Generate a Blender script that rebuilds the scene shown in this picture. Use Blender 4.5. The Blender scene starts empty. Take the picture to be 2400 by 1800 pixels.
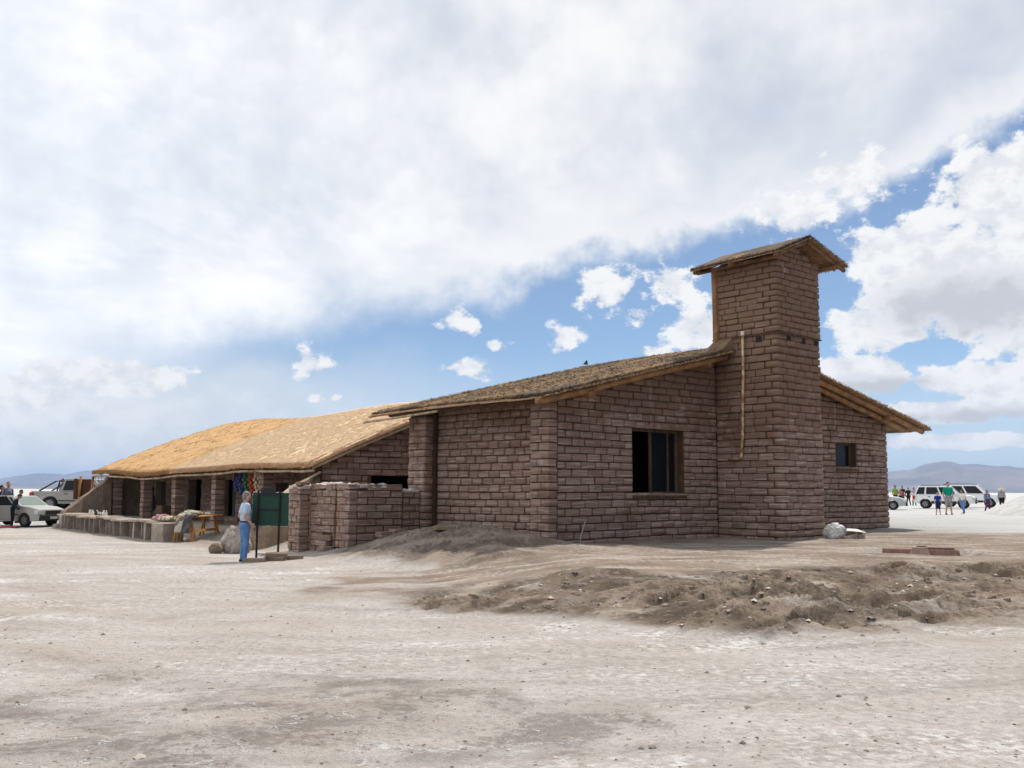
import bpy, bmesh, math, random
import numpy as np
from mathutils import Matrix, Vector, Euler

random.seed(11); RNG = np.random.default_rng(11)
scene = bpy.context.scene
COL = scene.collection
R = math.radians

# ------------------------------------------------------------------ camera
EYE = 1.7; FPX = 2300.0
PITCH = math.atan(250 / 2300.0); ROLL = R(0.24)
cam_d = bpy.data.cameras.new('camera'); cam = bpy.data.objects.new('camera', cam_d); COL.objects.link(cam)
cam_d.sensor_width = 36.0; cam_d.lens = FPX / 2400.0 * 36.0
cam_d.clip_start = 0.1; cam_d.clip_end = 60000.0
cam.matrix_world = Matrix.Translation((0, 0, EYE)) @ Matrix.Rotation(R(90) + PITCH, 4, 'X') @ Matrix.Rotation(ROLL, 4, 'Z')
scene.camera = cam

# ------------------------------------------------------------------ light
SUN_AZ = R(32.0); SUN_EL = R(56.0)       # azimuth from +Y towards +X
sun_d = bpy.data.lights.new('sun', 'SUN'); sun = bpy.data.objects.new('sun', sun_d); COL.objects.link(sun)
sun_d.energy = 4.6; sun_d.angle = R(0.8); sun_d.color = (1.0, 0.95, 0.87)
sdir = Vector((math.sin(SUN_AZ) * math.cos(SUN_EL), math.cos(SUN_AZ) * math.cos(SUN_EL), math.sin(SUN_EL)))
sun.rotation_euler = sdir.to_track_quat('Z', 'Y').to_euler()
sun.location = sdir * 100

scene.view_settings.view_transform = 'Standard'
scene.view_settings.look = 'None'
scene.view_settings.gamma = 1.0
scene.view_settings.exposure = 0.0
scene.view_settings.use_curve_mapping = False
scene.cycles.max_bounces = 6
scene.cycles.diffuse_bounces = 4
scene.cycles.glossy_bounces = 2
scene.cycles.transmission_bounces = 4
scene.cycles.transparent_max_bounces = 6
scene.cycles.volume_bounces = 0
scene.cycles.use_denoising = True
scene.cycles.sample_clamp_indirect = 6.0

# ------------------------------------------------------------------ node helper
class NT:
    def __init__(s, tree): s.t = tree; s.n = tree.nodes; s.l = tree.links
    def new(s, typ, **kw):
        n = s.n.new(typ)
        for k, v in kw.items(): setattr(n, k, v)
        return n
    def put(s, sock, v):
        if isinstance(v, bpy.types.NodeSocket): s.l.new(v, sock)
        elif v is not None:
            try: sock.default_value = v
            except TypeError: sock.default_value = (v, v, v, 1) if len(sock.default_value) == 4 else (v, v, v)
    def math(s, op, a, b=None, c=None, clamp=False):
        n = s.new('ShaderNodeMath', operation=op); n.use_clamp = clamp
        for i, v in enumerate((a, b, c)):
            if v is not None: s.put(n.inputs[i], v)
        return n.outputs[0]
    def add(s, a, b): return s.math('ADD', a, b)
    def mul(s, a, b): return s.math('MULTIPLY', a, b)
    def sub(s, a, b): return s.math('SUBTRACT', a, b)
    def smooth(s, v, lo, hi, a=0.0, b=1.0):
        n = s.new('ShaderNodeMapRange'); n.interpolation_type = 'SMOOTHSTEP'
        s.put(n.inputs[0], v)
        for i, x in enumerate((lo, hi, a, b)): s.put(n.inputs[i + 1], x)
        return n.outputs[0]
    def lin(s, v, lo, hi, a=0.0, b=1.0):
        n = s.new('ShaderNodeMapRange'); s.put(n.inputs[0], v)
        for i, x in enumerate((lo, hi, a, b)): s.put(n.inputs[i + 1], x)
        return n.outputs[0]
    def noise(s, vec, scale=1.0, detail=4.0, rough=0.55, dist=0.0, col=False):
        n = s.new('ShaderNodeTexNoise'); s.put(n.inputs['Vector'], vec)
        s.put(n.inputs['Scale'], scale); s.put(n.inputs['Detail'], detail); s.put(n.inputs['Roughness'], rough); s.put(n.inputs['Distortion'], dist)
        return n.outputs['Color' if col else 'Fac']
    def voro(s, vec, scale=1.0, feature='F1', out='Distance', rnd=1.0):
        n = s.new('ShaderNodeTexVoronoi', feature=feature); s.put(n.inputs['Vector'], vec); s.put(n.inputs['Scale'], scale); s.put(n.inputs['Randomness'], rnd)
        return n.outputs[out]
    def vscale(s, vec, xyz):
        n = s.new('ShaderNodeVectorMath', operation='MULTIPLY'); s.put(n.inputs[0], vec); s.put(n.inputs[1], xyz); return n.outputs[0]
    def vadd(s, a, b):
        n = s.new('ShaderNodeVectorMath', operation='ADD'); s.put(n.inputs[0], a); s.put(n.inputs[1], b); return n.outputs[0]
    def mix(s, f, a, b):
        n = s.new('ShaderNodeMix', data_type='RGBA'); s.put(n.inputs[0], f); s.put(n.inputs[6], c4(a)); s.put(n.inputs[7], c4(b)); return n.outputs[2]
    def ramp(s, f, stops):
        n = s.new('ShaderNodeValToRGB'); s.put(n.inputs[0], f); e = n.color_ramp.elements
        while len(e) < len(stops): e.new(0.5)
        for el, (p, c) in zip(e, stops): el.position = p; el.color = c4(c)
        return n.outputs[0]
    def xyz(s, v):
        n = s.new('ShaderNodeSeparateXYZ'); s.put(n.inputs[0], v); return n.outputs
    def comb(s, x, y, z):
        n = s.new('ShaderNodeCombineXYZ'); s.put(n.inputs[0], x); s.put(n.inputs[1], y); s.put(n.inputs[2], z); return n.outputs[0]
def c4(c):
    if isinstance(c, bpy.types.NodeSocket): return c
    return (c[0], c[1], c[2], 1.0) if len(c) == 3 else c

# ------------------------------------------------------------------ sky with clouds
world = bpy.data.worlds.new('World'); scene.world = world; world.use_nodes = True
N = NT(world.node_tree); N.n.clear()
sky = N.new('ShaderNodeTexSky', sky_type='NISHITA'); sky.sun_disc = False
sky.sun_elevation = SUN_EL; sky.sun_rotation = SUN_AZ; sky.altitude = 3400; sky.air_density = 1.0; sky.dust_density = 0.6; sky.ozone_density = 1.2
SKY_S = 0.1
def build_sky():
    d = N.new('ShaderNodeTexCoord').outputs['Generated']
    x, y, z = N.xyz(d)
    az = N.mul(N.math('ARCTAN2', x, y), 57.2958)
    el = N.mul(N.math('ARCSINE', z), 57.2958)
    ang = N.comb(az, el, 0.0)
    f1 = N.noise(ang, 0.17, 5.0, 0.58)
    f2 = N.noise(N.vscale(N.vadd(ang, (40, 17, 3)), (1, 1.35, 1)), 0.62, 6.0, 0.60)
    # stretched high-cloud coordinates (a flat layer seen in perspective)
    iz = N.math('DIVIDE', 1.0, N.math('MAXIMUM', N.add(z, 0.10), 0.03))
    pl = N.comb(N.mul(x, iz), N.mul(y, iz), 0.0)
    s1 = N.noise(N.vscale(pl, (0.9, 0.6, 1)), 1.2, 5.0, 0.58, 0.3)
    s2 = N.noise(N.vadd(N.vscale(pl, (1.0, 0.5, 1)), (7, 3, 0)), 2.9, 3.0, 0.55, 0.0)
    # lower edge of the high sheet, elevation over azimuth
    fc = N.new('ShaderNodeFloatCurve'); N.put(fc.inputs['Value'], N.lin(az, -180, 180, 0, 1))
    cv = fc.mapping.curves[0]
    pts = [(-180, 22), (-140, 12), (-100, 7), (-60, 5), (-40, 4.2), (-27.7, 5.2), (-20.9, 7.4), (-15.7, 9.2), (-11, 10.4), (-2.9, 10.9), (2.5, 12.6), (6.7, 14.4),
           (13.4, 14.4), (18.5, 15.6), (25.8, 18.3), (33, 22), (50, 36), (75, 52), (110, 62), (145, 50), (180, 22)]
    P = [((a + 180) / 360, e / 90) for a, e in pts]
    cv.points[0].location = P[0]; cv.points[1].location = P[-1]
    for p in P[1:-1]: cv.points.new(*p)
    for p in cv.points: p.handle_type = 'VECTOR'
    fc.mapping.update()
    edge = N.mul(fc.outputs[0], 90.0)
    above = N.add(N.sub(el, edge), N.mul(N.sub(f1, 0.5), 7.5))
    soft = N.smooth(az, -14, 6, 2.8, 0.95)
    sheet = N.smooth(above, N.mul(soft, -1.0), soft)
    thin = N.smooth(N.add(s1, N.mul(s2, 0.5)), 0.45, 0.85, 0.66, 1.0)
    thin = N.math('MAXIMUM', thin, N.smooth(az, 4, -10, 0.0, 0.93))
    thin = N.math('MAXIMUM', thin, N.smooth(above, 9, 0.5, 0.0, 0.96))
    sheet = N.mul(sheet, thin)
    # cumulus: (az, el, ru, rv)
    BIG = [(24.8, 11.4, 5.8, 3.7), (27.6, 15.4, 4.6, 3.3), (22.6, 13.0, 3.6, 2.3), (20.6, 9.0, 3.0, 1.6), (29, 8.4, 5, 2.3), (19.6, 6.5, 3.4, 1.15), (27, 5.9, 5, 1.2), (24, 4.3, 6, .7), (25, 2.7, 6, .5), (38, 11, 7, 5.5), (58, 11, 12, 5),
         (-22.5, 6.0, 4.6, 1.1), (-27.0, 5.0, 3.4, 1.0), (-50, 8, 14, 4), (-95, 10, 16, 4), (95, 10, 18, 5), (150, 9, 18, 4)]
    B = [(16.3, 15.4, 3.0, 1.3), (19.8, 17.2, 2.8, 1.3), (11.0, 9.2, 2.4, 2.1), (9.3, 12.0, 1.6, 1.4), (5.6, 11.6, 2.5, 1.7), (7.5, 10.2, 1.3, .8),
         (3.0, 8.9, 1.2, 1.0), (-3.3, 9.9, 1.4, 1.1), (-11.8, 7.3, 1.2, .95), (-2.4, 7.1, 1.6, 0.75), (-1.1, 8.5, .9, .4), (8.6, 8.0, 1.2, .6), (-11.4, 5.25, .55, .33), (-10.1, 5.3, .4, .22)]
    fld = None
    def blobs(lst, vec):
        f = None
        for (u, v, ru, rv) in lst:
            n = N.new('ShaderNodeVectorMath', operation='MULTIPLY_ADD'); N.put(n.inputs[0], vec); n.inputs[1].default_value = (1 / ru, 1 / rv, 0); n.inputs[2].default_value = (-u / ru, -v / rv, 0)
            ln = N.new('ShaderNodeVectorMath', operation='LENGTH'); N.l.new(n.outputs[0], ln.inputs[0])
            f = ln.outputs['Value'] if f is None else N.math('MINIMUM', f, ln.outputs['Value'])
        return N.sub(1.0, f)
    fld = blobs(B, ang); fbg = blobs(BIG, ang)
    cum = N.mul(N.smooth(N.add(fld, N.add(N.mul(N.sub(f2, 0.5), 3.4), N.mul(N.sub(f1, 0.5), 1.2))), 0.02, 0.55), N.smooth(fld, -0.75, -0.1))
    cbig = N.mul(N.smooth(N.add(fbg, N.add(N.mul(N.sub(f2, 0.5), 1.7), N.mul(N.sub(f1, 0.5), .9))), -.02, 0.24), N.smooth(fbg, -0.6, -0.1))
    cum = N.math('MAXIMUM', cum, cbig)
    gfld = N.add(blobs([(25.6, 10.0, 6.0, 2.2), (20.5, 5.8, 3.6, .7), (27, 4.0, 6, .6), (56, 9.5, 12, 2.5), (95, 8, 14, 2.5), (-50, 6, 12, 2)], ang), N.mul(N.sub(f2, .5), 2.2))
    # veil low on the left and general brightening at the horizon
    veil = N.mul(N.smooth(az, 4, -22), N.smooth(N.add(el, N.mul(N.sub(f1, 0.5), 9)), 9.0, 4.5))
    veil = N.mul(veil, 0.92)
    low = N.mul(N.smooth(N.add(el, N.mul(N.sub(f2, 0.5), 3)), 9.0, 0.0, .14, .80), 1.0)
    # colours (divided by the background strength)
    k = 1.0 / SKY_S
    white = tuple(k * v for v in (0.97, 0.975, 0.98)); grey = tuple(k * v for v in (0.60, 0.615, 0.66)); pale = tuple(k * v for v in (0.68, 0.75, 0.82))
    sh = N.smooth(N.add(N.mul(s1, 0.7), N.mul(f1, 0.5)), 0.44, 0.74)
    shc = N.mix(sh, tuple(k * v for v in (0.70, 0.74, 0.81)), white)
    shc = N.mix(N.smooth(above, 5, 0.5, 0.0, 0.8), shc, white)
    lum = N.add(N.smooth(az, 12, -95, 1.0, 1.65), N.smooth(az, 185, 120, -.0, .0))  # cloud sheet brightened leftwards beyond view, added to light left-facing walls
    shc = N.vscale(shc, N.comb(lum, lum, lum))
    core = N.smooth(gfld, -.05, .75)
    cuc = N.mix(N.mul(core, 0.95), N.mix(N.smooth(f2, .60, .38), white, tuple(k * v for v in (.80, .82, .86))), grey)
    base = N.vscale(sky.outputs[0], (0.86, 1.0, 1.06))
    c = N.mix(low, base, pale)
    c = N.mix(veil, c, N.mix(N.smooth(N.add(N.mul(f1, .6), N.mul(f2, .4)), .40, .62), tuple(k * v for v in (0.76, 0.80, 0.85)), tuple(k * v for v in (0.93, 0.935, 0.945))))
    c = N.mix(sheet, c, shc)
    c = N.mix(cum, c, cuc)
    c = N.mix(N.smooth(el, 0.0, -2.0), c, tuple(k * v for v in (0.55, 0.54, 0.52)))
    bg = N.new('ShaderNodeBackground'); N.put(bg.inputs[0], c); bg.inputs[1].default_value = SKY_S
    out = N.new('ShaderNodeOutputWorld'); N.l.new(bg.outputs[0], out.inputs[0])
build_sky()
world.cycles.sampling_method = 'MANUAL'; world.cycles.sample_map_resolution = 512

# ------------------------------------------------------------------ building frame: t along the gable, w along the side wall
TH = R(41.54); GX, GY = math.cos(TH), math.sin(TH)
P0 = (0.90, 24.0)
def W(t, w, z=0.0): return (P0[0] + GX * t - GY * w, P0[1] + GY * t + GX * w, z)
def L(x, y): return ((x - P0[0]) * GX + (y - P0[1]) * GY, -(x - P0[0]) * GY + (y - P0[1]) * GX)

# ------------------------------------------------------------------ numpy noise
def _hash(ix, iy, seed):
    h = (ix.astype(np.int64) * 374761393 + iy.astype(np.int64) * 668265263 + seed * 974634777) & 0xffffffff
    h = ((h ^ (h >> 13)) * 1274126177) & 0xffffffff
    h = h ^ (h >> 16)
    return h
def pnoise(x, y, seed=0):
    x0 = np.floor(x); y0 = np.floor(y); fx = x - x0; fy = y - y0
    ix = x0.astype(np.int64); iy = y0.astype(np.int64)
    ux = fx * fx * fx * (fx * (fx * 6 - 15) + 10); uy = fy * fy * fy * (fy * (fy * 6 - 15) + 10)
    def gr(dx, dy):
        a = _hash(ix + dx, iy + dy, seed) * (2 * np.pi / 4294967296.0)
        return np.cos(a) * (fx - dx) + np.sin(a) * (fy - dy)
    n00, n10, n01, n11 = gr(0, 0), gr(1, 0), gr(0, 1), gr(1, 1)
    a = n00 + ux * (n10 - n00); b = n01 + ux * (n11 - n01)
    return 1.5 * (a + uy * (b - a))
def fbm(x, y, oct=5, seed=0, gain=0.5, ridged=False):
    s = np.zeros_like(x); a = 1.0; f = 1.0; tot = 0
    for o in range(oct):
        n = pnoise(x * f + 13.1 * o, y * f - 7.7 * o, seed + o)
        if ridged: n = 1 - 2 * np.abs(n)
        s += a * n; tot += a; a *= gain; f *= 2.03
    return s / tot
def sst(v, lo, hi):
    q = np.clip((v - lo) / (hi - lo), 0, 1); return q * q * (3 - 2 * q)

# ------------------------------------------------------------------ terrain height
PIT = (9.1, 22.2)
def terrain(x, y, full=True):
    x = np.asarray(x, float); y = np.asarray(y, float)
    t = (x - P0[0]) * GX + (y - P0[1]) * GY; w = -(x - P0[0]) * GY + (y - P0[1]) * GX
    wob = pnoise(x * .35, y * .35, 3) * .9
    b0 = np.interp(x, [-6, -2, 0, 1.9, 3, 4.6, 6.2, 9, 14, 30], [15, 14.2, 12.9, 11.4, 10.9, 11.2, 11.9, 13, 15, 20]) + wob * .6
    b1 = np.interp(x, [-6, -2, 0, 1.9, 3.6, 5.5, 7.5, 10, 14, 30], [19, 17.8, 17, 16.8, 17.6, 18.6, 19.3, 20, 22, 27]) + wob * .5
    up = sst(y, b0, b1)
    fac = np.maximum(sst(t, -3.2, -.2), sst(x, -2.2, 2.0))
    z = .40 * up * fac
    z = z + .12 * sst(y, 28, 48) * sst(x, 6, 14)
    z = z + .22 * sst(y, 36, 60) * (1 - sst(x, -14, -6))
    z = np.where((y < 0), 0, z)
    far = sst(np.hypot(x, y), 70, 140)
    z = z * (1 - far) + .45 * far
    # dip by the low wall and the man
    z = z - .07 * np.exp(-((x + 6) / 3.2) ** 2 - ((y - 26) / 3.0) ** 2)
    # mound in front of the side wall
    md = np.exp(-np.abs((t + 1.75) / 1.75) ** 2.6 - np.abs((w - 1.9) / 3.0) ** 2.6)
    md2 = np.exp(-((t + 2.6) / 1.3) ** 2 - ((w + .1) / 1.7) ** 2)
    mound = np.maximum(md * .52, md2 * .42)
    gul = np.exp(-((w + .95 + .35 * (t + 1)) / .26) ** 2) * sst(t, -3.2, -2.2) * (1 - sst(t, .1, .9))
    z = z + mound - .14 * gul
    # pit with the concrete block
    pr = np.hypot((x - PIT[0]) / 1.25, (y - PIT[1]) / 1.1)
    z = z - .26 * (1 - sst(pr, .75, 1.25))
    bank = (up * (1 - up) * 4) ** .75 * sst(x + 1.5 * pnoise(x * .5, y * .5, 307), -3.4, 1.4) * sst(y, 8, 11)
    bank = np.where(y > 40, 0, bank)
    rough = np.clip(bank * 1.15, 0, 1); soil_a = np.maximum(up * sst(x + 2.6 * pnoise(x * .45, y * .45, 301) + 1.2 * pnoise(x * 1.6, y * 1.6, 303), -4.6, 1.8) * (1 - sst(y, 27, 34)), rough)
    terrain.soil = soil_a
    top = up * sst(x, -1, 2) * (1 - sst(y, 22, 30))
    z = z + .035 * pnoise(x * .5, y * .5, 9) * (1 - far)
    if full:
        near = 1 - sst(np.hypot(x, y), 40, 90)
        # the bank: folded, eroded spoil running down to the right
        xr = x * .80 + y * .60; yr = -x * .60 + y * .80
        fold = fbm(xr * .55, yr * 2.1, 5, 21, .55, True)
        lump = fbm(x * 1.1, y * .9, 5, 31, .5)
        rg_ = rough * (.28 + .72 * sst(pnoise(x * .42 + 3, y * .55, 91), -.25, .35))
        z = z + rg_ * (.24 * fold + .11 * lump) + top * .030 * lump
        cut = np.clip(pnoise(xr * .9 + 5, yr * 2.2, 77) - .28, 0, 1)
        z = z - rg_ * cut * 1.0
        z = z + np.clip(mound * 1.6, 0, 1) * (.15 * fbm(t * 1.2, w * 1.7, 6, 41, .62) + .10 * fbm(t * 1.1 + w * .6, w * 2.6 - t * .5, 5, 45, .55, True))
        z = z + near * (.010 * fbm(x * 3.1, y * 3.1, 4, 51, .6) + .012 * pnoise(x * 1.1, y * 1.1, 61))
    return z, rough, mound
def gz(x, y): return float(terrain(np.array([x]), np.array([y]))[0][0])
def gzl(t, w): a = W(t, w); return gz(a[0], a[1])

# ------------------------------------------------------------------ mesh builder
def link(o, parent=None):
    COL.objects.link(o)
    if parent is not None: o.parent = parent
    return o
def tag(o, label=None, cat=None, group=None, kind=None):
    if label: o['label'] = label
    if cat: o['category'] = cat
    if group: o['group'] = group
    if kind: o['kind'] = kind
    return o
def empty(name, loc, rz=0.0, label=None, cat=None, group=None):
    o = bpy.data.objects.new(name, None); o.location = loc; o.rotation_euler = (0, 0, rz); o.empty_display_size = .2
    link(o); return tag(o, label, cat, group)
class MB:
    def __init__(s): s.v = []; s.f = []
    def raw(s, vs, fs):
        b = len(s.v); s.v.extend([tuple(map(float, p)) for p in vs]); s.f.extend([tuple(b + i for i in f) for f in fs]); return s
    def box(s, lo, hi, m=None):
        x0, y0, z0 = lo; x1, y1, z1 = hi
        vs = [(x0, y0, z0), (x1, y0, z0), (x1, y1, z0), (x0, y1, z0), (x0, y0, z1), (x1, y0, z1), (x1, y1, z1), (x0, y1, z1)]
        if m is not None: vs = [tuple(m @ Vector(p)) for p in vs]
        return s.raw(vs, [(0, 3, 2, 1), (4, 5, 6, 7), (0, 1, 5, 4), (1, 2, 6, 5), (2, 3, 7, 6), (3, 0, 4, 7)])
    def hexa(s, vs): return s.raw(vs, [(0, 3, 2, 1), (4, 5, 6, 7), (0, 1, 5, 4), (1, 2, 6, 5), (2, 3, 7, 6), (3, 0, 4, 7)])
    def tube(s, path, rad, n=8, cap=True, flat=1.0, jit=0.0):
        path = [Vector(p) for p in path]; k = len(path)
        if not hasattr(rad, '__len__'): rad = [rad] * k
        vs = []; ref = Vector((0, 0, 1))
        for i, p in enumerate(path):
            d = (path[min(i + 1, k - 1)] - path[max(i - 1, 0)]); d.normalize()
            a = ref if abs(d.dot(ref)) < .93 else Vector((0, 1, 0))
            u = d.cross(a).normalized(); q = u.cross(d).normalized()
            for j in range(n):
                an = 2 * math.pi * j / n; rr = rad[i] * (1 + random.uniform(-jit, jit))
                vs.append(p + u * (math.cos(an) * rr) + q * (math.sin(an) * rr * flat))
        fs = [(i * n + j, i * n + (j + 1) % n, (i + 1) * n + (j + 1) % n, (i + 1) * n + j) for i in range(k - 1) for j in range(n)]
        if cap: fs += [tuple(range(n - 1, -1, -1)), tuple((k - 1) * n + j for j in range(n))]
        return s.raw(vs, fs)
    def ell(s, c, r, n=10, m=7, mat=None):
        vs = []; fs = []
        for i in range(m + 1):
            ph = math.pi * i / m
            for j in range(n):
                th = 2 * math.pi * j / n
                p = Vector((r[0] * math.sin(ph) * math.cos(th), r[1] * math.sin(ph) * math.sin(th), r[2] * math.cos(ph)))
                if mat is not None: p = mat @ p
                vs.append(Vector(c) + p)
        for i in range(m):
            for j in range(n): fs.append((i * n + j, (i + 1) * n + j, (i + 1) * n + (j + 1) % n, i * n + (j + 1) % n))
        return s.raw(vs, fs)
    def lathe(s, prof, n=16, m=None, axis='Z', cap=True):
        vs = []; k = len(prof)
        for r, h in prof:
            for j in range(n):
                a = 2 * math.pi * j / n
                p = Vector((r * math.cos(a), r * math.sin(a), h))
                if axis == 'Y': p = Vector((p.x, p.z, p.y))
                vs.append(m @ p if m is not None else p)
        fs = [(i * n + j, i * n + (j + 1) % n, (i + 1) * n + (j + 1) % n, (i + 1) * n + j) for i in range(k - 1) for j in range(n)]
        if cap: fs += [tuple(range(n - 1, -1, -1)), tuple((k - 1) * n + j for j in range(n))]
        return s.raw(vs, fs)
    def build(s, name, mat, parent=None, off=(0, 0, 0), smooth=False, loc=None, rot=None, bevel=0, seg=2):
        me = bpy.data.meshes.new(name)
        vs = [(p[0] - off[0], p[1] - off[1], p[2] - off[2]) for p in s.v]
        me.from_pydata(vs, [], s.f); me.validate()
        bm = bmesh.new(); bm.from_mesh(me)
        bmesh.ops.remove_doubles(bm, verts=bm.verts, dist=1e-5)
        if bevel: bmesh.ops.bevel(bm, geom=[e for e in bm.edges if len(e.link_faces) == 2 and e.calc_face_angle(0) > .5], offset=bevel, segments=seg, affect='EDGES', profile=.6, clamp_overlap=True)
        bmesh.ops.recalc_face_normals(bm, faces=bm.faces); bm.to_mesh(me); bm.free()
        if smooth:
            me.polygons.foreach_set('use_smooth', [True] * len(me.polygons))
        me.materials.append(mat)
        o = bpy.data.objects.new(name, me); link(o, parent)
        if loc is not None: o.location = loc
        if rot is not None: o.rotation_euler = rot
        return o
def np_mesh(name, v, f, mat, parent=None, smooth=True):
    me = bpy.data.meshes.new(name); v = np.asarray(v, np.float32); f = np.asarray(f, np.int32); k = f.shape[1]
    me.vertices.add(len(v)); me.vertices.foreach_set('co', v.ravel())
    me.loops.add(f.size); me.loops.foreach_set('vertex_index', f.ravel())
    me.polygons.add(len(f)); me.polygons.foreach_set('loop_start', np.arange(0, f.size, k, dtype=np.int32)); me.polygons.foreach_set('loop_total', np.full(len(f), k, np.int32))
    if smooth: me.polygons.foreach_set('use_smooth', np.ones(len(f), bool))
    me.update(calc_edges=True)
    if mat: me.materials.append(mat)
    o = bpy.data.objects.new(name, me); link(o, parent); return o

# ------------------------------------------------------------------ materials
MATS = {}
def newmat(name):
    m = bpy.data.materials.new(name); m.use_nodes = True; n = NT(m.node_tree)
    b = m.node_tree.nodes['Principled BSDF']; MATS[name] = m
    return m, n, b
def bump(n, b, h, dist=0.02, strength=1.0):
    q = n.new('ShaderNodeBump'); n.put(q.inputs['Height'], h); q.inputs['Distance'].default_value = dist; q.inputs['Strength'].default_value = strength
    n.l.new(q.outputs[0], b.inputs['Normal'])
def wpos(n): return n.new('ShaderNodeNewGeometry').outputs['Position']
def opos(n): return n.new('ShaderNodeTexCoord').outputs['Object']
def rnd(n):
    a = n.new('ShaderNodeNewGeometry').outputs['Random Per Island']; o = n.new('ShaderNodeObjectInfo').outputs['Random']
    return n.math('FRACT', n.add(a, n.mul(o, 3.7)))
def simple(name, col, rough=0.8, var=0.25, scale=6.0, metal=0.0, bmp=0.0, space='o', spec=0.3, col2=None, detail=4):
    if name in MATS: return MATS[name]
    m, n, b = newmat(name)
    p = opos(n) if space == 'o' else wpos(n)
    f = n.noise(p, scale, detail, .6)
    c2 = col2 or tuple(v * (1 - var) for v in col)
    n.put(b.inputs['Base Color'], n.mix(n.smooth(f, .35, .68), col, c2))
    n.put(b.inputs['Roughness'], n.lin(f, 0, 1, rough - .08, min(1, rough + .08))); b.inputs['Metallic'].default_value = metal
    b.inputs['Specular IOR Level'].default_value = spec
    if bmp: bump(n, b, n.noise(p, scale * 4, 4, .6), bmp)
    return m

def m_ground():
    m, n, b = newmat('ground_salt_soil')
    p = wpos(n); px, py, pz = n.xyz(p)
    att = lambda a: n.new('ShaderNodeAttribute', attribute_name=a).outputs['Fac']
    rough, mound, white, brownA, soilA, patch = att('rough'), att('mound'), att('white'), att('brown_zone'), att('soil'), att('patch')
    flat = n.comb(px, py, 0.0); st = n.vscale(flat, (.30, 1.0, 1))
    big = n.noise(flat, 0.25, 5, .60, .5); mid = n.noise(flat, 1.1, 6, .64, .4); fine = n.noise(p, 10, 6, .70); tiny = n.noise(p, 55, 2, .7)
    streak = n.noise(st, 1.1, 6, .62, .5)
    k = n.add(n.mul(mid, .5), n.mul(fine, .5)); q = n.add(n.mul(streak, .6), n.mul(fine, .4))
    c = n.mix(n.smooth(q, .34, .64), (.375, .335, .302), (.48, .442, .408))
    c = n.mix(n.mul(n.smooth(n.add(n.mul(big, .7), n.mul(fine, .3)), .50, .62), .5), c, (.335, .268, .205))        # ochre stains
    crust = n.mul(n.smooth(k, .49, .60), n.smooth(n.noise(n.vadd(st, (31, 9, 0)), .55, 5, .62, .6), .47, .62))
    c = n.mix(n.mul(crust, .8), c, (.64, .63, .615))                                 # salt bloom
    dk = n.mul(n.smooth(k, .46, .56), n.smooth(n.add(n.mul(n.noise(n.vadd(flat, (5, 1, 0)), .55, 5, .6, .4), .8), n.mul(patch, .22)), .48, .60))
    c = n.mix(n.mul(dk, .80), c, (.185, .160, .138))                                # damp grey-brown patches
    vein = n.voro(n.vadd(flat, n.vscale(n.noise(flat, 1.6, 5, .68, col=True), (1.1, 1.1, 0))), 1.15, 'DISTANCE_TO_EDGE')
    vm = n.mul(n.mul(n.smooth(vein, .026, .003), patch), n.smooth(n.noise(flat, 2.0, 4, .6), .42, .56))
    c = n.mix(n.mul(vm, .8), c, (.60, .59, .57))                                   # white salt veins
    gain = n.lin(n.add(n.mul(fine, .6), n.mul(tiny, .4)), .36, .64, .76, 1.20)
    gain = n.mul(gain, n.lin(att('track'), 0, 1, 1.0, .84))
    soil = n.mix(n.smooth(k, .40, .60), (.300, .228, .172), (.165, .120, .088))
    soil = n.mix(n.mul(n.smooth(n.add(n.mul(n.noise(n.vadd(st, (2, 8, 0)), 1.3, 5, .62), .6), n.mul(fine, .4)), .48, .58), .8), soil, (.44, .39, .34))
    drk = n.mix(n.smooth(k, .40, .58), (.19, .142, .102), (.075, .053, .038))
    c = n.mix(n.mul(n.smooth(n.add(soilA, n.mul(n.sub(q, .5), 1.3)), .18, .55), .92), c, soil)
    rn = n.add(n.mul(n.noise(n.vadd(flat, (9, 4, 0)), 1.0, 6, .62, .8), .6), n.mul(fine, .4))
    c = n.mix(n.mul(n.mul(n.smooth(rough, .10, .55), n.smooth(rn, .42, .54)), .9), c, drk)
    ms = n.mix(n.smooth(k, .43, .56), (.31, .245, .19), (.105, .078, .058))
    c = n.mix(n.mul(n.smooth(n.add(mound, n.mul(n.sub(mid, .5), .6)), .10, .45), .85), c, ms)
    c = n.mix(brownA, c, n.mix(n.smooth(k, .4, .6), (.33, .27, .21), (.20, .155, .118)))
    c = n.vscale(c, n.comb(gain, gain, gain))
    wc = n.mix(n.smooth(n.noise(n.vscale(flat, (.25, 1, 1)), .35, 5, .6), .35, .62), (.41, .402, .385), (.49, .485, .472))
    c = n.mix(n.smooth(n.add(white, n.mul(n.sub(n.noise(st, .8, 5, .65), .5), 1.2)), .34, .60), c, wc)
    n.put(b.inputs['Base Color'], c); b.inputs['Roughness'].default_value = .95; b.inputs['Specular IOR Level'].default_value = .12
    h = n.add(n.mul(fine, .6), n.mul(tiny, .25)); h = n.add(h, n.mul(vm, .15)); h = n.add(h, n.mul(n.mul(mid, 1.2), n.add(rough, n.mul(mound, .5))))
    bump(n, b, h, .11, .9)
    return m
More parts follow.
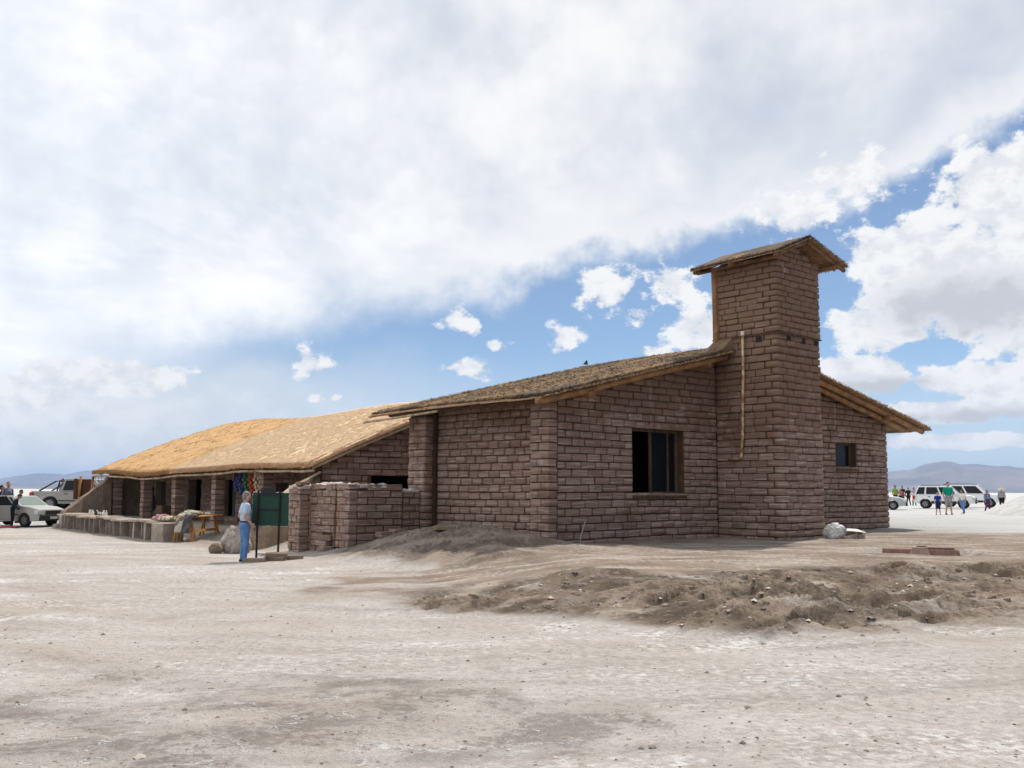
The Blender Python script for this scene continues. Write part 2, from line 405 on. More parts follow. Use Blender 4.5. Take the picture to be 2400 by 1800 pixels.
def m_block():
    m, n, b = newmat('salt_block'); p = wpos(n); x, y, z = n.xyz(p)
    r = rnd(n)
    wv = n.mul(n.noise(p, 1.6, 3, .5), .06)
    st = n.comb(n.mul(x, .9), n.mul(y, .9), n.add(n.mul(n.add(z, wv), 25), n.mul(r, 37)))
    s = n.noise(st, 1.0, 4, .62); fine = n.noise(p, 28, 4, .7); pat = n.noise(p, 1.1, 5, .6)
    base = n.mix(r, (.265, .178, .138), (.325, .228, .182))
    base = n.mix(n.smooth(n.math('FRACT', n.mul(r, 7.13)), .55, .95), base, (.285, .185, .150))
    c = n.mix(n.smooth(s, .38, .54), n.vscale(base, (.72, .70, .68)), base)
    c = n.mix(n.mul(n.smooth(s, .54, .64), .75), c, (.46, .36, .30))                # pale salt strata
    c = n.mix(n.mul(n.smooth(fine, .55, .72), .4), c, (.16, .115, .09))
    att = n.new('ShaderNodeAttribute', attribute_name='mud', attribute_type='GEOMETRY').outputs['Fac']
    mud = n.smooth(n.add(n.add(pat, n.mul(n.sub(fine, .5), .5)), n.lin(z, 2.6, 4.6, 0, .26)), .53, .68)
    c = n.mix(n.mul(mud, .82), c, (.18, .108, .072))
    drip = n.mul(n.smooth(n.noise(n.vscale(p, (5, 5, .5)), 1.2, 4, .6), .64, .74), .3)
    c = n.mix(drip, c, (.55, .50, .47))
    n.put(b.inputs['Base Color'], c); b.inputs['Roughness'].default_value = .9; b.inputs['Specular IOR Level'].default_value = .2
    bump(n, b, n.add(n.mul(s, .6), n.mul(fine, .5)), .028, .9)
    return m
def m_mud(name='mud_mortar', a=(.145, .088, .060), bb=(.080, .049, .033)):
    m, n, b = newmat(name); p = wpos(n)
    f = n.noise(p, 2.2, 6, .65); g = n.noise(p, 22, 4, .7)
    c = n.mix(n.smooth(n.add(n.mul(f, .6), n.mul(g, .4)), .38, .62), a, bb)
    n.put(b.inputs['Base Color'], c); b.inputs['Roughness'].default_value = .95; b.inputs['Specular IOR Level'].default_value = .1
    bump(n, b, n.add(n.mul(f, .5), g), .03, 1.0); return m
def m_straw(name, c1, c2, c3, sx, sy):
    m, n, b = newmat(name); p = opos(n); r = rnd(n)
    st = n.noise(n.vscale(p, (sx, sy, 4)), 1.0, 6, .66, .3); big = n.noise(p, .55, 5, .6, .4); fine = n.noise(n.vscale(p, (sx * 4, sy * 4, 20)), 1.0, 3, .7)
    c = n.mix(n.smooth(st, .34, .64), c2, c1)
    c = n.mix(n.mul(n.smooth(big, .48, .66), .55), c, c3)
    c = n.mix(n.mul(n.smooth(fine, .55, .7), .45), c, tuple(v * .45 for v in c2))
    c = n.mix(n.mul(r, .35), c, c1)
    n.put(b.inputs['Base Color'], c); b.inputs['Roughness'].default_value = .9; b.inputs['Specular IOR Level'].default_value = .15
    bump(n, b, n.add(st, n.mul(fine, .5)), .012, .9); return m
def m_roof():
    m, n, b = newmat('mud_thatch'); p = opos(n)
    big = n.noise(n.vscale(p, (.5, 1.6, 1)), .7, 6, .62, .6); fine = n.noise(p, 13, 6, .7); st = n.noise(n.vscale(p, (1.2, 12, 3)), 1.6, 4, .65)
    c = n.mix(n.smooth(n.add(n.mul(big, .7), n.mul(fine, .3)), .44, .56), (.115, .085, .064), (.275, .175, .09))
    c = n.mix(n.mul(n.smooth(fine, .5, .66), .55), c, (.075, .06, .05))
    c = n.mix(n.mul(n.smooth(st, .56, .68), .4), c, (.36, .25, .14))
    n.put(b.inputs['Base Color'], c); b.inputs['Roughness'].default_value = .95; b.inputs['Specular IOR Level'].default_value = .1
    bump(n, b, n.add(fine, n.mul(st, .4)), .06, 1.0); return m
def m_wood(name, a, bb, sc=(14, 14, 1.2)):
    m, n, b = newmat(name); p = opos(n); r = rnd(n)
    q = n.vadd(p, n.comb(n.mul(r, 9), n.mul(r, 5), n.mul(r, 7)))
    f = n.noise(n.vscale(q, sc), 1.0, 5, .65, .5); g = n.noise(q, 2.5, 4, .6)
    c = n.mix(n.smooth(f, .38, .62), bb, a); c = n.mix(n.mul(n.smooth(g, .5, .7), .5), c, tuple(v * .5 for v in bb))
    c = n.mix(n.mul(r, .25), c, tuple(min(1, v * 1.25) for v in a))
    n.put(b.inputs['Base Color'], c); b.inputs['Roughness'].default_value = .8; b.inputs['Specular IOR Level'].default_value = .25
    bump(n, b, f, .015, .8); return m
def m_glass(name='window_glass', col=(.006, .008, .011)):
    m, n, b = newmat(name); b.inputs['Base Color'].default_value = c4(col); b.inputs['Specular IOR Level'].default_value = .1
    p = opos(n); n.put(b.inputs['Roughness'], n.lin(n.noise(p, 3, 4, .6), .3, .7, .03, .22)); return m
M_GROUND = m_ground(); M_BLOCK = m_block(); M_MUD = m_mud(); M_ROOF = m_roof()
M_STRAW = m_straw('pale_thatch', (.84, .60, .38), (.62, .41, .235), (.75, .52, .32), 2.2, 14)
M_STRAWB = m_straw('brown_thatch', (.53, .325, .155), (.45, .27, .125), (.49, .295, .14), 5, 5)
M_REED = m_wood('dry_reed', (.46, .30, .18), (.24, .145, .09)); M_LOG = m_wood('orange_log', (.33, .175, .075), (.17, .088, .042), (3, 3, 3)); M_POLE = m_wood('pale_pole', (.50, .385, .25), (.28, .19, .115), (4, 4, 4))
M_DARKWOOD = m_wood('dark_wood', (.12, .07, .04), (.05, .03, .02)); M_GLASS = m_glass()
M_COB = m_mud('cob_plaster', (.30, .225, .165), (.19, .14, .10)); M_SALTCOB = m_mud('salt_cob', (.52, .46, .41), (.27, .21, .165))
# ------------------------------------------------------------------ ground
def make_ground():
    rr = [0.0]
    rr += list(np.geomspace(.4, 4.2, 12)); r = 4.2
    while r < 64: r *= 1.0058; rr.append(r)
    while r < 30000: r *= 1.07; rr.append(r)
    rr = np.array(rr[1:])
    a_in = np.linspace(-34, 34, 780); a_out = np.linspace(34, 326, 110)[1:-1]
    aa = np.radians(np.concatenate([a_in, a_out])); na = len(aa); nr = len(rr)
    A, RR = np.meshgrid(aa, rr); X = np.sin(A) * RR; Y = np.cos(A) * RR
    Z, rough, mound = terrain(X, Y)
    v = np.stack([X, Y, Z], -1).reshape(-1, 3); v = np.vstack([v, [[0, 0, 0]]])
    i = np.arange(nr - 1)[:, None]; j = np.arange(na)[None, :]; j2 = (j + 1) % na
    f = np.stack([i * na + j, (i + 1) * na + j, (i + 1) * na + j2, i * na + j2], -1).reshape(-1, 4)
    o = np_mesh('ground', v, f, M_GROUND); tag(o, kind='structure')
    x = v[:, 0]; y = v[:, 1]; d = np.hypot(x, y)
    t = (x - P0[0]) * GX + (y - P0[1]) * GY; w = -(x - P0[0]) * GY + (y - P0[1]) * GX
    white = np.maximum(sst(d, 33, 41) * sst(x, 0, 6), sst(d, 43, 50))
    white = np.maximum(white, .36 * np.exp(-((y - (np.interp(x, [-3, 1.5, 4, 8, 14], [13.4, 11.6, 10.3, 11.2, 14.2]))) / .7) ** 2) * sst(x, -3, 1))
    brown_zone = np.exp(-(np.clip(np.maximum(-t - .2, np.maximum(t - 17, -w - .1)), 0, 9) / 1.6) ** 2) * (w > -4) * (w < 9) * .55  # brown soil along the hall walls, browner ground before the thatched wing
    brown_zone = np.maximum(brown_zone, np.exp(-(np.clip(-t - 3.2, 0, 9) / 1.0) ** 2) * (w > 9) * (w < 30) * (t < 8) * .6)
    patch = (1 - sst(y, 7.5, 11)) * (1 - sst(x, -1, 2.5)); soil = terrain.soil.ravel()
    tr = np.zeros(len(x))
    for (a0, b0_, c0, g_) in ((9.0, -.10, .030, 1.5), (6.6, .12, .020, 1.45), (13.5, -.35, .012, 1.5), (8.0, .45, -.01, 1.5)):
        for off in (0, g_):
            yy = y - (a0 + off + b0_ * x + c0 * x * x); tr = np.maximum(tr, np.exp(-(yy / .13) ** 2) * sst(fbm(x * .5 + a0, y * .5, 3, 201), -.15, .35))
    for nm, arr in (('track', tr), ('soil', np.append(soil, 0)), ('patch', patch), ('rough', np.append(rough.ravel(), 0)), ('mound', np.append(np.clip(mound.ravel() * 2, 0, 1), 0)), ('white', white), ('brown_zone', brown_zone)):
        at = o.data.attributes.new(nm, 'FLOAT', 'POINT'); at.data.foreach_set('value', arr.astype(np.float32))
make_ground()

# ------------------------------------------------------------------ mountains far off
def m_mount():
    m, n, b = newmat('bare_mountain'); p = wpos(n); f = n.noise(n.vscale(p, (1, 1, 1.5)), .0012, 8, .62, .3)
    n.put(b.inputs['Base Color'], n.mix(n.smooth(f, .4, .68), (.10, .085, .088), (.20, .165, .15))); b.inputs['Roughness'].default_value = .95
    return m
M_MOUNT = m_mount()
def mountain(name, prof, D, label, depth=2600, seed=1):
    az = np.array([p[0] for p in prof]); el = np.array([p[1] for p in prof])
    A = np.linspace(az[0], az[-1], int((az[-1] - az[0]) / .07) + 2); na = len(A)
    dep = np.linspace(-1, 1, 41); v = []
    E_ = np.interp(A, az, el)
    xs = np.radians(A)
    crest = np.tan(np.radians(E_)) * D
    crest = crest + (fbm(A * 1.3, A * 0 + seed, 5, seed, .55) * 18 + fbm(A * 9, A * 0 + seed, 3, seed + 4, .5) * 4) * np.clip(crest / 120, 0, 1)
    for q in dep:
        dist = D + q * depth; X = np.sin(xs) * dist; Y = np.cos(xs) * dist
        sh = np.clip(1 - abs(q) ** 1.15, 0, 1)
        rid = fbm(X / 520, Y / 520, 6, seed + 9, .55, True)
        z = crest * sh * (1 + .33 * rid * (1 - sh) * 1.6) - 6 * (1 - sh)
        if q < 0: z = np.minimum(z, crest * (dist / D) * .985 - 2)
        v.append(np.stack([X, Y, np.maximum(z, -8)], -1))
    v = np.concatenate(v); i = np.arange(40)[:, None]; j = np.arange(na - 1)[None, :]
    f = np.stack([i * na + j, i * na + j + 1, (i + 1) * na + j + 1, (i + 1) * na + j], -1).reshape(-1, 4)
    o = np_mesh(name, v, f, M_MOUNT); tag(o, label, kind='structure'); return o
mountain('mountain', [(10, .2), (14, .7), (18, 1.0), (20, 1.01), (21.1, 1.17), (22, 1.19), (22.6, 1.45), (23, 1.57), (23.4, 1.66), (23.7, 1.68), (24, 1.65), (24.5, 1.49), (25.3, 1.51), (26.1, 1.39), (26.9, 1.36), (27.5, 1.27), (30, 1.1), (34, .8), (40, .3)], 14000, 'blue mountain ridge beyond the salt flat behind the parked white cars', 3000, 3)
mountain('mountain', [(-44, .1), (-36, .35), (-30, .45), (-27.4, .52), (-26.2, .74), (-25.4, .82), (-24.4, .76), (-23.4, .97), (-22.1, 1.06), (-19, 1.0), (-14, .8), (-8, .5), (-2, .2)], 20000, 'pale blue mountain ridge far beyond the thatched building', 3400, 17)
mountain('hill', [(-31, .02), (-28.5, .22), (-27, .28), (-26, .14), (-25.2, .22), (-24.7, .27), (-24, .2), (-23, .1), (-21, .12), (-17, .03)], 11000, 'low brown hills at the foot of the far ridge', 1500, 29)

# ------------------------------------------------------------------ block laying
def block_variants(k=8):
    out = []
    for i in range(k):
        bm = bmesh.new(); bmesh.ops.create_cube(bm, size=1.0)
        bmesh.ops.bevel(bm, geom=bm.edges[:], offset=.065, segments=1, affect='EDGES', profile=.5)
        for v in bm.verts:
            v.co += Vector((random.uniform(-.016, .016), random.uniform(-.04, .04), random.uniform(-.035, .035)))
        bmesh.ops.triangulate(bm, faces=bm.faces[:]); bmesh.ops.recalc_face_normals(bm, faces=bm.faces)
        me = bpy.data.meshes.new('block'); bm.to_mesh(me); bm.free(); me.materials.append(M_BLOCK)
        n = len(me.vertices); co = np.zeros(n * 3, np.float32); me.vertices.foreach_get('co', co)
        fi = np.zeros(len(me.polygons) * 3, np.int32); me.polygons.foreach_get('vertices', fi)
        out.append((me, co.reshape(-1, 3), fi.reshape(-1, 3)))
    return out
BV = block_variants()
# a block: (t, w, z centre, length, depth, height, yaw)
def lay(face, pos, u0, u1, z0, ztop, H=.193, Lm=.5, holes=(), depth=.13, gap=.042, wave=1.0, prob=1.0):
    """face 'S': the wall looks along -w, u is t.  face 'W': the wall looks along -t, u is w."""
    out = []; k = 0; z = z0; ph = random.uniform(0, 6)
    while z < 20:
        hh = H * random.uniform(.97, 1.03)
        iv = [(u0, u1)]
        for (a, b, c, d) in holes:
            if z + hh * .6 > c and z + hh * .4 < d:
                nv = []
                for (p, q) in iv:
                    if b <= p or a >= q: nv.append((p, q))
                    else:
                        if a > p: nv.append((p, a))
                        if b < q: nv.append((b, q))
                iv = nv
        alive = False
        for (p, q) in iv:
            u = p; first = True
            while u < q - .05:
                ln = Lm * random.uniform(.88, 1.12)
                if first: ln *= (.55 if k % 2 else 1.0); first = False
                if q - u - ln < Lm * .35: ln = q - u
                um = u + ln / 2; tp = ztop(um)
                if z + hh * .55 < tp:
                    alive = True
                    if random.random() < prob:
                        dz = (.014 * math.sin(um * .8 + ph + k * .25)) * wave
                        ins = random.gauss(0, .008)
                        dp = depth
                        h2 = min(hh, tp - z) - gap * random.uniform(.45, .95); l2 = ln - gap * random.uniform(.7, 1.3)
                        if h2 > .04 and l2 > .04:
                            if face == 'S': out.append((um, pos + dp / 2 + ins, z + hh / 2 + dz, l2, dp, h2, random.gauss(0, .008)))
                            else: out.append((pos + dp / 2 + ins, um, z + hh / 2 + dz, l2, dp, h2, -math.pi / 2 + random.gauss(0, .008)))
                u += ln
        z += hh; k += 1
        if not alive and z > z0 + 1: break
    return out
def place_blocks(groups, limit, off, origin_obj_world):
    """groups: list of (parent object, blocks). The largest in view become objects, the rest one joined part per parent."""
    sc = []
    for gi, (par, bl) in enumerate(groups):
        for bi, b in enumerate(bl):
            x, y, _ = W(b[0], b[1]); d = math.hypot(x, y)
            nx, ny = (GY, -GX) if abs(b[6]) < .8 else (-GX, -GY)
            facing = max(.05, (-x * nx - y * ny) / d)
            fr = 1.0 if abs(x / max(y, .1)) < .52 else .1
            sc.append((b[3] * b[5] * facing / d / d * fr, gi, bi))
    sc.sort(reverse=True); chosen = set((g_, b_) for _, g_, b_ in sc[:limit])
    for gi, (par, bl) in enumerate(groups):
        vs = []; fs = []; base = 0
        for bi, b in enumerate(bl):
            me, co, fi = BV[random.randrange(len(BV))]
            flip = random.random() < .5
            if (gi, bi) in chosen:
                o = bpy.data.objects.new('block', me); COL.objects.link(o); o.parent = par
                o.location = (b[0] - off[0], b[1] - off[1], b[2] - off[2]); o.scale = (b[3], b[4], b[5]); o.rotation_euler = (0, 0, b[6])
            else:
                c, s = math.cos(b[6]), math.sin(b[6]); q = co * np.array([b[3], b[4], b[5]], np.float32)
                vs.append(np.stack([q[:, 0] * c - q[:, 1] * s + b[0] - off[0], q[:, 0] * s + q[:, 1] * c + b[1] - off[1], q[:, 2] + b[2] - off[2]], -1)); fs.append(fi + base); base += len(co)
        if vs: tag(np_mesh('small_blocks', np.concatenate(vs), np.concatenate(fs), M_BLOCK, par, False), kind='stuff')

def wall_strips(mb, face, pos, thick, brk, z0, ztop, holes):
    """mortar core with real openings; strips between the breaks"""
    brk = sorted(set(brk))
    for a, b in zip(brk[:-1], brk[1:]):
        m = (a + b) / 2; segs = [(z0, None)]
        for (p, q, c, d) in holes:
            if p - 1e-6 <= m <= q + 1e-6: segs = [(z0, c), (d, None)]
        for lo, hi in segs:
            za, zb = (ztop(a), ztop(b)) if hi is None else (hi, hi)
            if face == 'S': mb.hexa([(a, pos, lo), (b, pos, lo), (b, pos + thick, lo), (a, pos + thick, lo), (a, pos, za), (b, pos, zb), (b, pos + thick, zb), (a, pos + thick, za)])
            else: mb.hexa([(pos, a, lo), (pos + thick, a, lo), (pos + thick, b, lo), (pos, b, lo), (pos, a, za), (pos + thick, a, za), (pos + thick, b, zb), (pos, b, zb)])

# ------------------------------------------------------------------ main hall
HALL = empty('salt_block_hall', W(0, 0), TH, 'salt block hall with low pitched mud roof and square chimney tower', 'building')
RT, RZ = 8.0, 6.0
def zr(t): return 3.9 + .239 * (t + .78) if t < RT else RZ - .191 * (t - RT)
TX0, TX1, TY = 6.73, 8.88, -2.13
COLLAR = 6.08
def make_hall():
    win1 = (3.09, 5.25, 1.60, 3.38); win2 = (13.25, 14.6, 2.5, 3.36)
    # gable wall
    mb = MB(); holes = [win1, win2]
    wall_strips(mb, 'S', .042, .38, [0.12, 3.09, 5.25, 8.0, 13.25, 14.6, 16.68], -.3, lambda u: zr(u) - .02, holes)
    gable = mb.build('gable_wall', M_MUD, HALL)
    gb = lay('S', 0, .32, 6.76, .12, lambda u: zr(u) - .12, Lm=.52, holes=holes)
    gb += lay('S', 0, 8.86, 16.72, .08, lambda u: zr(u) - .12, Lm=.52, holes=holes)
    # corner post: blocks run round the corner
    pb = []; z = .12; k = 0
    while z < 3.95:
        hh = .193 * random.uniform(.95, 1.05); dx = .30 if k % 2 else .31
        sp = .28 + (.12 if k % 2 else 0) + random.uniform(-.03, .03)
        h2 = hh - random.uniform(.012, .028)
        pb.append((dx / 2 + random.gauss(0, .008), sp / 2, z + hh / 2, sp - .02, dx, h2, -math.pi / 2))
        pb.append((.13 + random.gauss(0, .008), (sp + .68) / 2, z + hh / 2, .68 - sp - .02, .26, h2, -math.pi / 2)); z += hh; k += 1
    # far pillar of the side wall
    z = .12; k = 0; pl = []
    while z < 3.72:
        hh = .193 * random.uniform(.95, 1.05); sp = 5.06 + .46 + (.10 if k % 2 else -.06) + random.uniform(-.05, .05); h2 = hh - random.uniform(.010, .024)
        pl.append((.16 + random.gauss(0, .012), (5.06 + sp) / 2, z + hh / 2, sp - 5.06 - .03, .30, h2, -math.pi / 2))
        pl.append((.16 + random.gauss(0, .012), (sp + 5.9) / 2, z + hh / 2, 5.9 - sp - .03, .30, h2, -math.pi / 2)); z += hh; k += 1
    post = MB().box((.05, .06, -.3), (.44, .64, 3.95)).build('corner_post', M_MUD, HALL); post2 = MB().box((.06, 5.10, -.3), (.44, 5.86, 3.86)).build('pillar', M_MUD, HALL)
    mb = MB(); mb.box((.492, .64, -.3), (.85, 6.1, 4.05))
    side = mb.build('side_wall', M_MUD, HALL)
    sb = lay('W', .45, .67, 5.07, .12, lambda u: 3.98, Lm=.44)
    # other walls (out of view), closing the room
    mb = MB(); wall_strips(mb, 'S', 5.72, .38, [.85, 8.0, 16.28], -.3, lambda u: zr(u) - .02, [])
    mb.build('rear_wall', M_MUD, HALL)
    mb = MB(); mb.box((16.28, .42, -.3), (16.64, 6.1, 4.30)); east = mb.build('far_side_wall', M_MUD, HALL)
    # tower
    mb = MB(); mb.box((TX0 + .04, TY + .04, -.3), (TX1 - .04, .02, COLLAR)); mb.box((TX0 + .02, TY + .02, COLLAR), (TX1 - .02, .03, 8.22))
    mb.raw([(TX0 + .02, TY + .02, 8.22), (TX1 - .02, TY + .02, 8.22), (7.75, TY + .02, 8.74), (TX0 + .02, .03, 8.22), (TX1 - .02, .03, 8.22), (7.75, .03, 8.74)], [(0, 1, 2), (3, 5, 4), (0, 2, 5, 3), (1, 4, 5, 2)])
    tower = mb.build('chimney_tower', M_MUD, HALL)
    tb = []
    def top2(u): return 8.25 + (.44 * (u - TX0) / (7.75 - TX0) if u < 7.75 else .44 * (TX1 - u) / (TX1 - 7.75))
    for (zb, zt, grow, hgt) in ((.08, lambda u: COLLAR - .03, 0, .193), (COLLAR + .05, top2, .025, .168)):
        z = zb; k = 0
        while True:
            hh = hgt * random.uniform(.94, 1.06)
            if z + hh * .6 > (COLLAR - .03 if zb < 1 else 8.7): break
            h2 = hh - random.uniform(.016, .032)
            # corner block alternates; then fill both faces
            cx, cy = (.44, .24) if k % 2 else (.25, .46)
            for (ua, ub, fc) in ((TX0 - grow, TX1 + grow, 'S'), (TY - grow, .0, 'W')):
                u = ua + (cx if fc == 'S' else 0)
                if fc == 'W': u = ua + cy
                while u < ub - .06:
                    ln = (.46 if fc == 'S' else .48) * random.uniform(.75, 1.2)
                    if ub - u - ln < .2: ln = ub - u
                    um = u + ln / 2; lim = (zt(um) if fc == 'S' else (COLLAR - .03 if zb < 1 else 8.22))
                    if fc == 'W' and zb < 1 and um > -.05: u += ln; continue
                    if z + hh * .6 < lim:
                        dz = .012 * math.sin(um * 1.3 + k)
                        if fc == 'S': tb.append((um, TY - grow + .065 + random.gauss(0, .009), z + hh / 2 + dz, ln - .024, .13, h2, random.gauss(0, .006)))
                        else: tb.append((TX0 - grow + .065 + random.gauss(0, .009), um, z + hh / 2 + dz, ln - .024, .13, h2, -math.pi / 2))
                    u += ln
            if z + hh * .6 < (COLLAR - .03 if zb < 1 else 8.3): tb.append((TX0 - grow + cx / 2 - .012, TY - grow + cy / 2 - .012, z + hh / 2, cx - .024, cy - .024, h2, random.gauss(0, .005)))
            # right flank
            if z + hh * .6 < (COLLAR - .03 if zb < 1 else 8.22):
                for um, ln in ((TY + .40, .50), (TY + .95, .55), (TY + 1.55, .6)): tb.append((TX1 + grow - .065, um, z + hh / 2, ln, .12, h2, math.pi / 2))
            z += hh; k += 1
    place_blocks([(gable, gb), (post, pb), (post2, pl), (side, sb), (tower, tb)], 300, (0, 0, 0), None)
    # collar plank and beam sockets
    mb = MB(); e = .045
    mb.box((TX0 - e, TY - e, COLLAR - .005), (TX1 + e, TY + .05, COLLAR + .03)); mb.box((TX0 - e, TY + .052, COLLAR - .005), (TX0 + .05, .06, COLLAR + .03)); mb.box((TX1 - .05, TY + .052, COLLAR - .005), (TX1 + e, .06, COLLAR + .03))
    mb.build('collar', M_DARKWOOD, tower)
    for (a, b) in ((7.2, TY - .004), (7.95, TY - .004), (8.6, TY - .004)):
        MB().box((a, b - .012, COLLAR - .17), (a + .16, b + .1, COLLAR - .03)).build('beam_socket', MATS.get('hole_shade') or simple('hole_shade', (.025, .02, .018), .95), tower)  # solid plugs, the shade of the open sockets is put into their colour
    MB().box((TX0 - .014, -1.62, COLLAR - .19), (TX0 + .1, -1.42, COLLAR - .03)).build('beam_socket', MATS['hole_shade'], tower)
    MB().tube([(TX0 - .035, -.10, COLLAR - .10), (TX0 - .03, -.08, 7.1), (TX0 - .03, -.06, 8.15)], [.11, .10, .10], 8, jit=.06).build('corner_timber', M_LOG, tower)
    # clay skirt where the roof meets the tower
    vs = []; fs = []
    for i in range(13):
        w_ = -.62 + i * (.80 / 12)
        for j in range(7):
            q = j / 6; tt = TX0 + .02 - 1.0 * q; zz = zr(tt) + .10 + .36 * (1 - q) ** 2.6 * (1 - .55 * max(0, (i - 8) / 4))
            vs.append((tt, w_ + random.uniform(-.02, .02), zz + random.uniform(-.012, .012)))
        vs.append((TX0 - 1.0, w_, zr(TX0 - 1.0)))
    for i in range(12):
        for j in range(7): fs.append((i * 8 + j, (i + 1) * 8 + j, (i + 1) * 8 + j + 1, i * 8 + j + 1))
    b0 = len(vs); vs.append((TX0 + .02, -.62, zr(TX0) - .05)); fs.append(tuple([b0] + list(range(0, 8))))
    MB().raw(vs, fs).build('clay_skirt', M_ROOF, tower, smooth=True)
    # downpipe on the tower
    pipe = MB().tube([(TX0 - .075, -1.03, 6.18), (TX0 - .08, -1.03, 5.2), (TX0 - .095, -1.0, 4.2), (TX0 - .08, -.96, 3.2), (TX0 - .085, -.92, 2.75)], .042, 10)
    rust = simple('rusty_pipe', (.30, .125, .055), .7, .3, 5, .2, col2=(.62, .50, .34)); po = pipe.build('drain_pipe', rust, tower, smooth=True)
    MB().lathe([(.05, 0), (.056, .02), (.056, .10), (.05, .12)], 10, Matrix.Translation((TX0 - .075, -1.03, 6.12))).build('pipe_collar', simple('weathered_white', (.66, .61, .52), .7), po)
    MB().tube([(TX0 - .085, -.92, 2.78), (TX0 - .085, -.90, 2.66), (TX0 - .08, -.72, 2.62), (TX0 - .075, -.46, 2.62)], [.045, .045, .035, .03], 8).build('pipe_elbow', rust, po, smooth=True)
    # windows
    def window(h, mull, nm, pane_from):
        a, b, c, d = h; f = .20
        wn = MB()
        wn.box((a - .04, f, c - .10), (b + .02, f + .12, c)); fr = wn.build('window', M_DARKWOOD, gable)
        MB().box((a, f, d - .07), (b, f + .1, d)).build('frame', M_DARKWOOD, fr)
        MB().box((b - .16, f + .002, c), (b - .05, f + .102, d - .07)).build('frame', M_DARKWOOD, fr)
        for mx in mull: MB().box((mx, f + .01, c), (mx + .06, f + .07, d - .07)).build('mullion', M_DARKWOOD, fr)
        MB().box((pane_from, f + .012, c), (b - .16, f + .065, c + .09)).build('rail', M_DARKWOOD, fr)
        MB().box((pane_from + .06, f + .035, c + .09), (b - .16, f + .045, d - .07)).build('pane', M_GLASS, fr)
        MB().box((a - .02, -.045, c - .10), (b + .04, f - .002, c - .012)).build('sill', M_DARKWOOD, fr)
        MB().box((a - .25, .006, d + .004), (b + .3, .3, d + .10)).build('lintel', M_COB, fr)
    window(win1, [4.02, 4.75], 'w', 4.02); window(win2, [], 'w', 13.31)
    return gable
GABLE = make_hall()
o = MB().raw([(3.30, .95, 1.95), (3.62, 1.0, 1.93), (3.60, 1.02, 2.6), (3.34, .97, 2.62), (3.31, 1.0, 1.95), (3.62, 1.05, 1.93), (3.60, 1.07, 2.6), (3.34, 1.02, 2.62)], [(0, 1, 2, 3), (7, 6, 5, 4), (0, 4, 5, 1), (1, 5, 6, 2), (2, 6, 7, 3), (3, 7, 4, 0)]).build('hanging_cloth', simple('red_weave', (.62, .05, .06), .9), None, off=(3.45, 1.0, 0), loc=W(3.45, 1.0), rot=(0, 0, TH)); tag(o, 'red cloth hanging inside the big window of the hall', 'cloth')
o = MB().lathe([(.015, 2.35), (.045, 2.40), (.05, 2.62), (.03, 2.74), (.012, 2.80), (.012, 3.4)], 10).build('hanging_lamp', simple('pale_enamel', (.72, .76, .82), .4), None, loc=W(4.15, 1.1), smooth=True); tag(o, 'slim pale lamp hanging inside the big window of the hall', 'lamp')
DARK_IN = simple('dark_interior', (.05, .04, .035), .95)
MB().box((.9, .45, -.28), (16.2, 5.7, .36)).build('floor_slab', DARK_IN, HALL)

# roof: uneven slabs over reeds and logs
def roof_grid(t0, t1, w0, w1, zf, thick, step=.07, amp=.035, seed=0, sag=0.0, rag=.05):
    nt = max(2, int(abs(t1 - t0) / step)); nw = max(2, int(abs(w1 - w0) / step))
    tt = np.linspace(t0, t1, nt + 1); ww = np.linspace(w0, w1, nw + 1); T_, W_ = np.meshgrid(tt, ww, indexing='ij')
    Zb = np.vectorize(zf)(T_, W_)
    e1 = np.minimum(np.abs(T_ - t0), np.abs(W_ - w0)); e2 = np.minimum(np.abs(T_ - t1), np.abs(W_ - w1)); ed = np.minimum(e1, e2)
    n = fbm(T_ * 1.1, W_ * 1.1, 5, seed, .6); n2 = fbm(T_ * 5, W_ * 5, 3, seed + 5, .6)
    Zt = Zb + thick * (0.62 + .38 * sst(ed, 0, .22)) + amp * n + amp * .8 * n2
    Tj = T_ + np.where((np.arange(nt + 1)[:, None] == 0), 1, 0) * rag * fbm(W_ * 4, W_ * 0 + 3, 4, seed + 2) * -np.sign(t1 - t0) + np.where((np.arange(nt + 1)[:, None] == nt), 1, 0) * rag * fbm(W_ * 4, W_ * 0 + 8, 4, seed + 3)
    Wj = W_ + np.where((np.arange(nw + 1)[None, :] == 0), 1, 0) * rag * fbm(T_ * 4, T_ * 0 + 5, 4, seed + 7) + np.where((np.arange(nw + 1)[None, :] == nw), 1, 0) * rag * fbm(T_ * 4, T_ * 0 + 1, 4, seed + 8)
    top = np.stack([Tj, Wj, Zt], -1).reshape(-1, 3); bot = np.stack([Tj, Wj, Zb], -1).reshape(-1, 3); k = (nt + 1) * (nw + 1)
    idx = lambda i, j: i * (nw + 1) + j
    I, J = np.meshgrid(np.arange(nt), np.arange(nw), indexing='ij')
    f1 = np.stack([idx(I, J), idx(I + 1, J), idx(I + 1, J + 1), idx(I, J + 1)], -1).reshape(-1, 4); f2 = f1[:, ::-1] + k
    sd = []
    for i in range(nt): sd += [(idx(i, 0), idx(i, 0) + k, idx(i + 1, 0) + k, idx(i + 1, 0)), (idx(i, nw), idx(i + 1, nw), idx(i + 1, nw) + k, idx(i, nw) + k)]
    for j in range(nw): sd += [(idx(0, j), idx(0, j + 1), idx(0, j + 1) + k, idx(0, j) + k), (idx(nt, j), idx(nt, j) + k, idx(nt, j + 1) + k, idx(nt, j + 1))]
    return np.vstack([top, bot]), np.vstack([f1, f2, np.array(sd)])
def fix_normals(o):
    bm = bmesh.new(); bm.from_mesh(o.data); bmesh.ops.recalc_face_normals(bm, faces=bm.faces); bm.to_mesh(o.data); bm.free(); return o
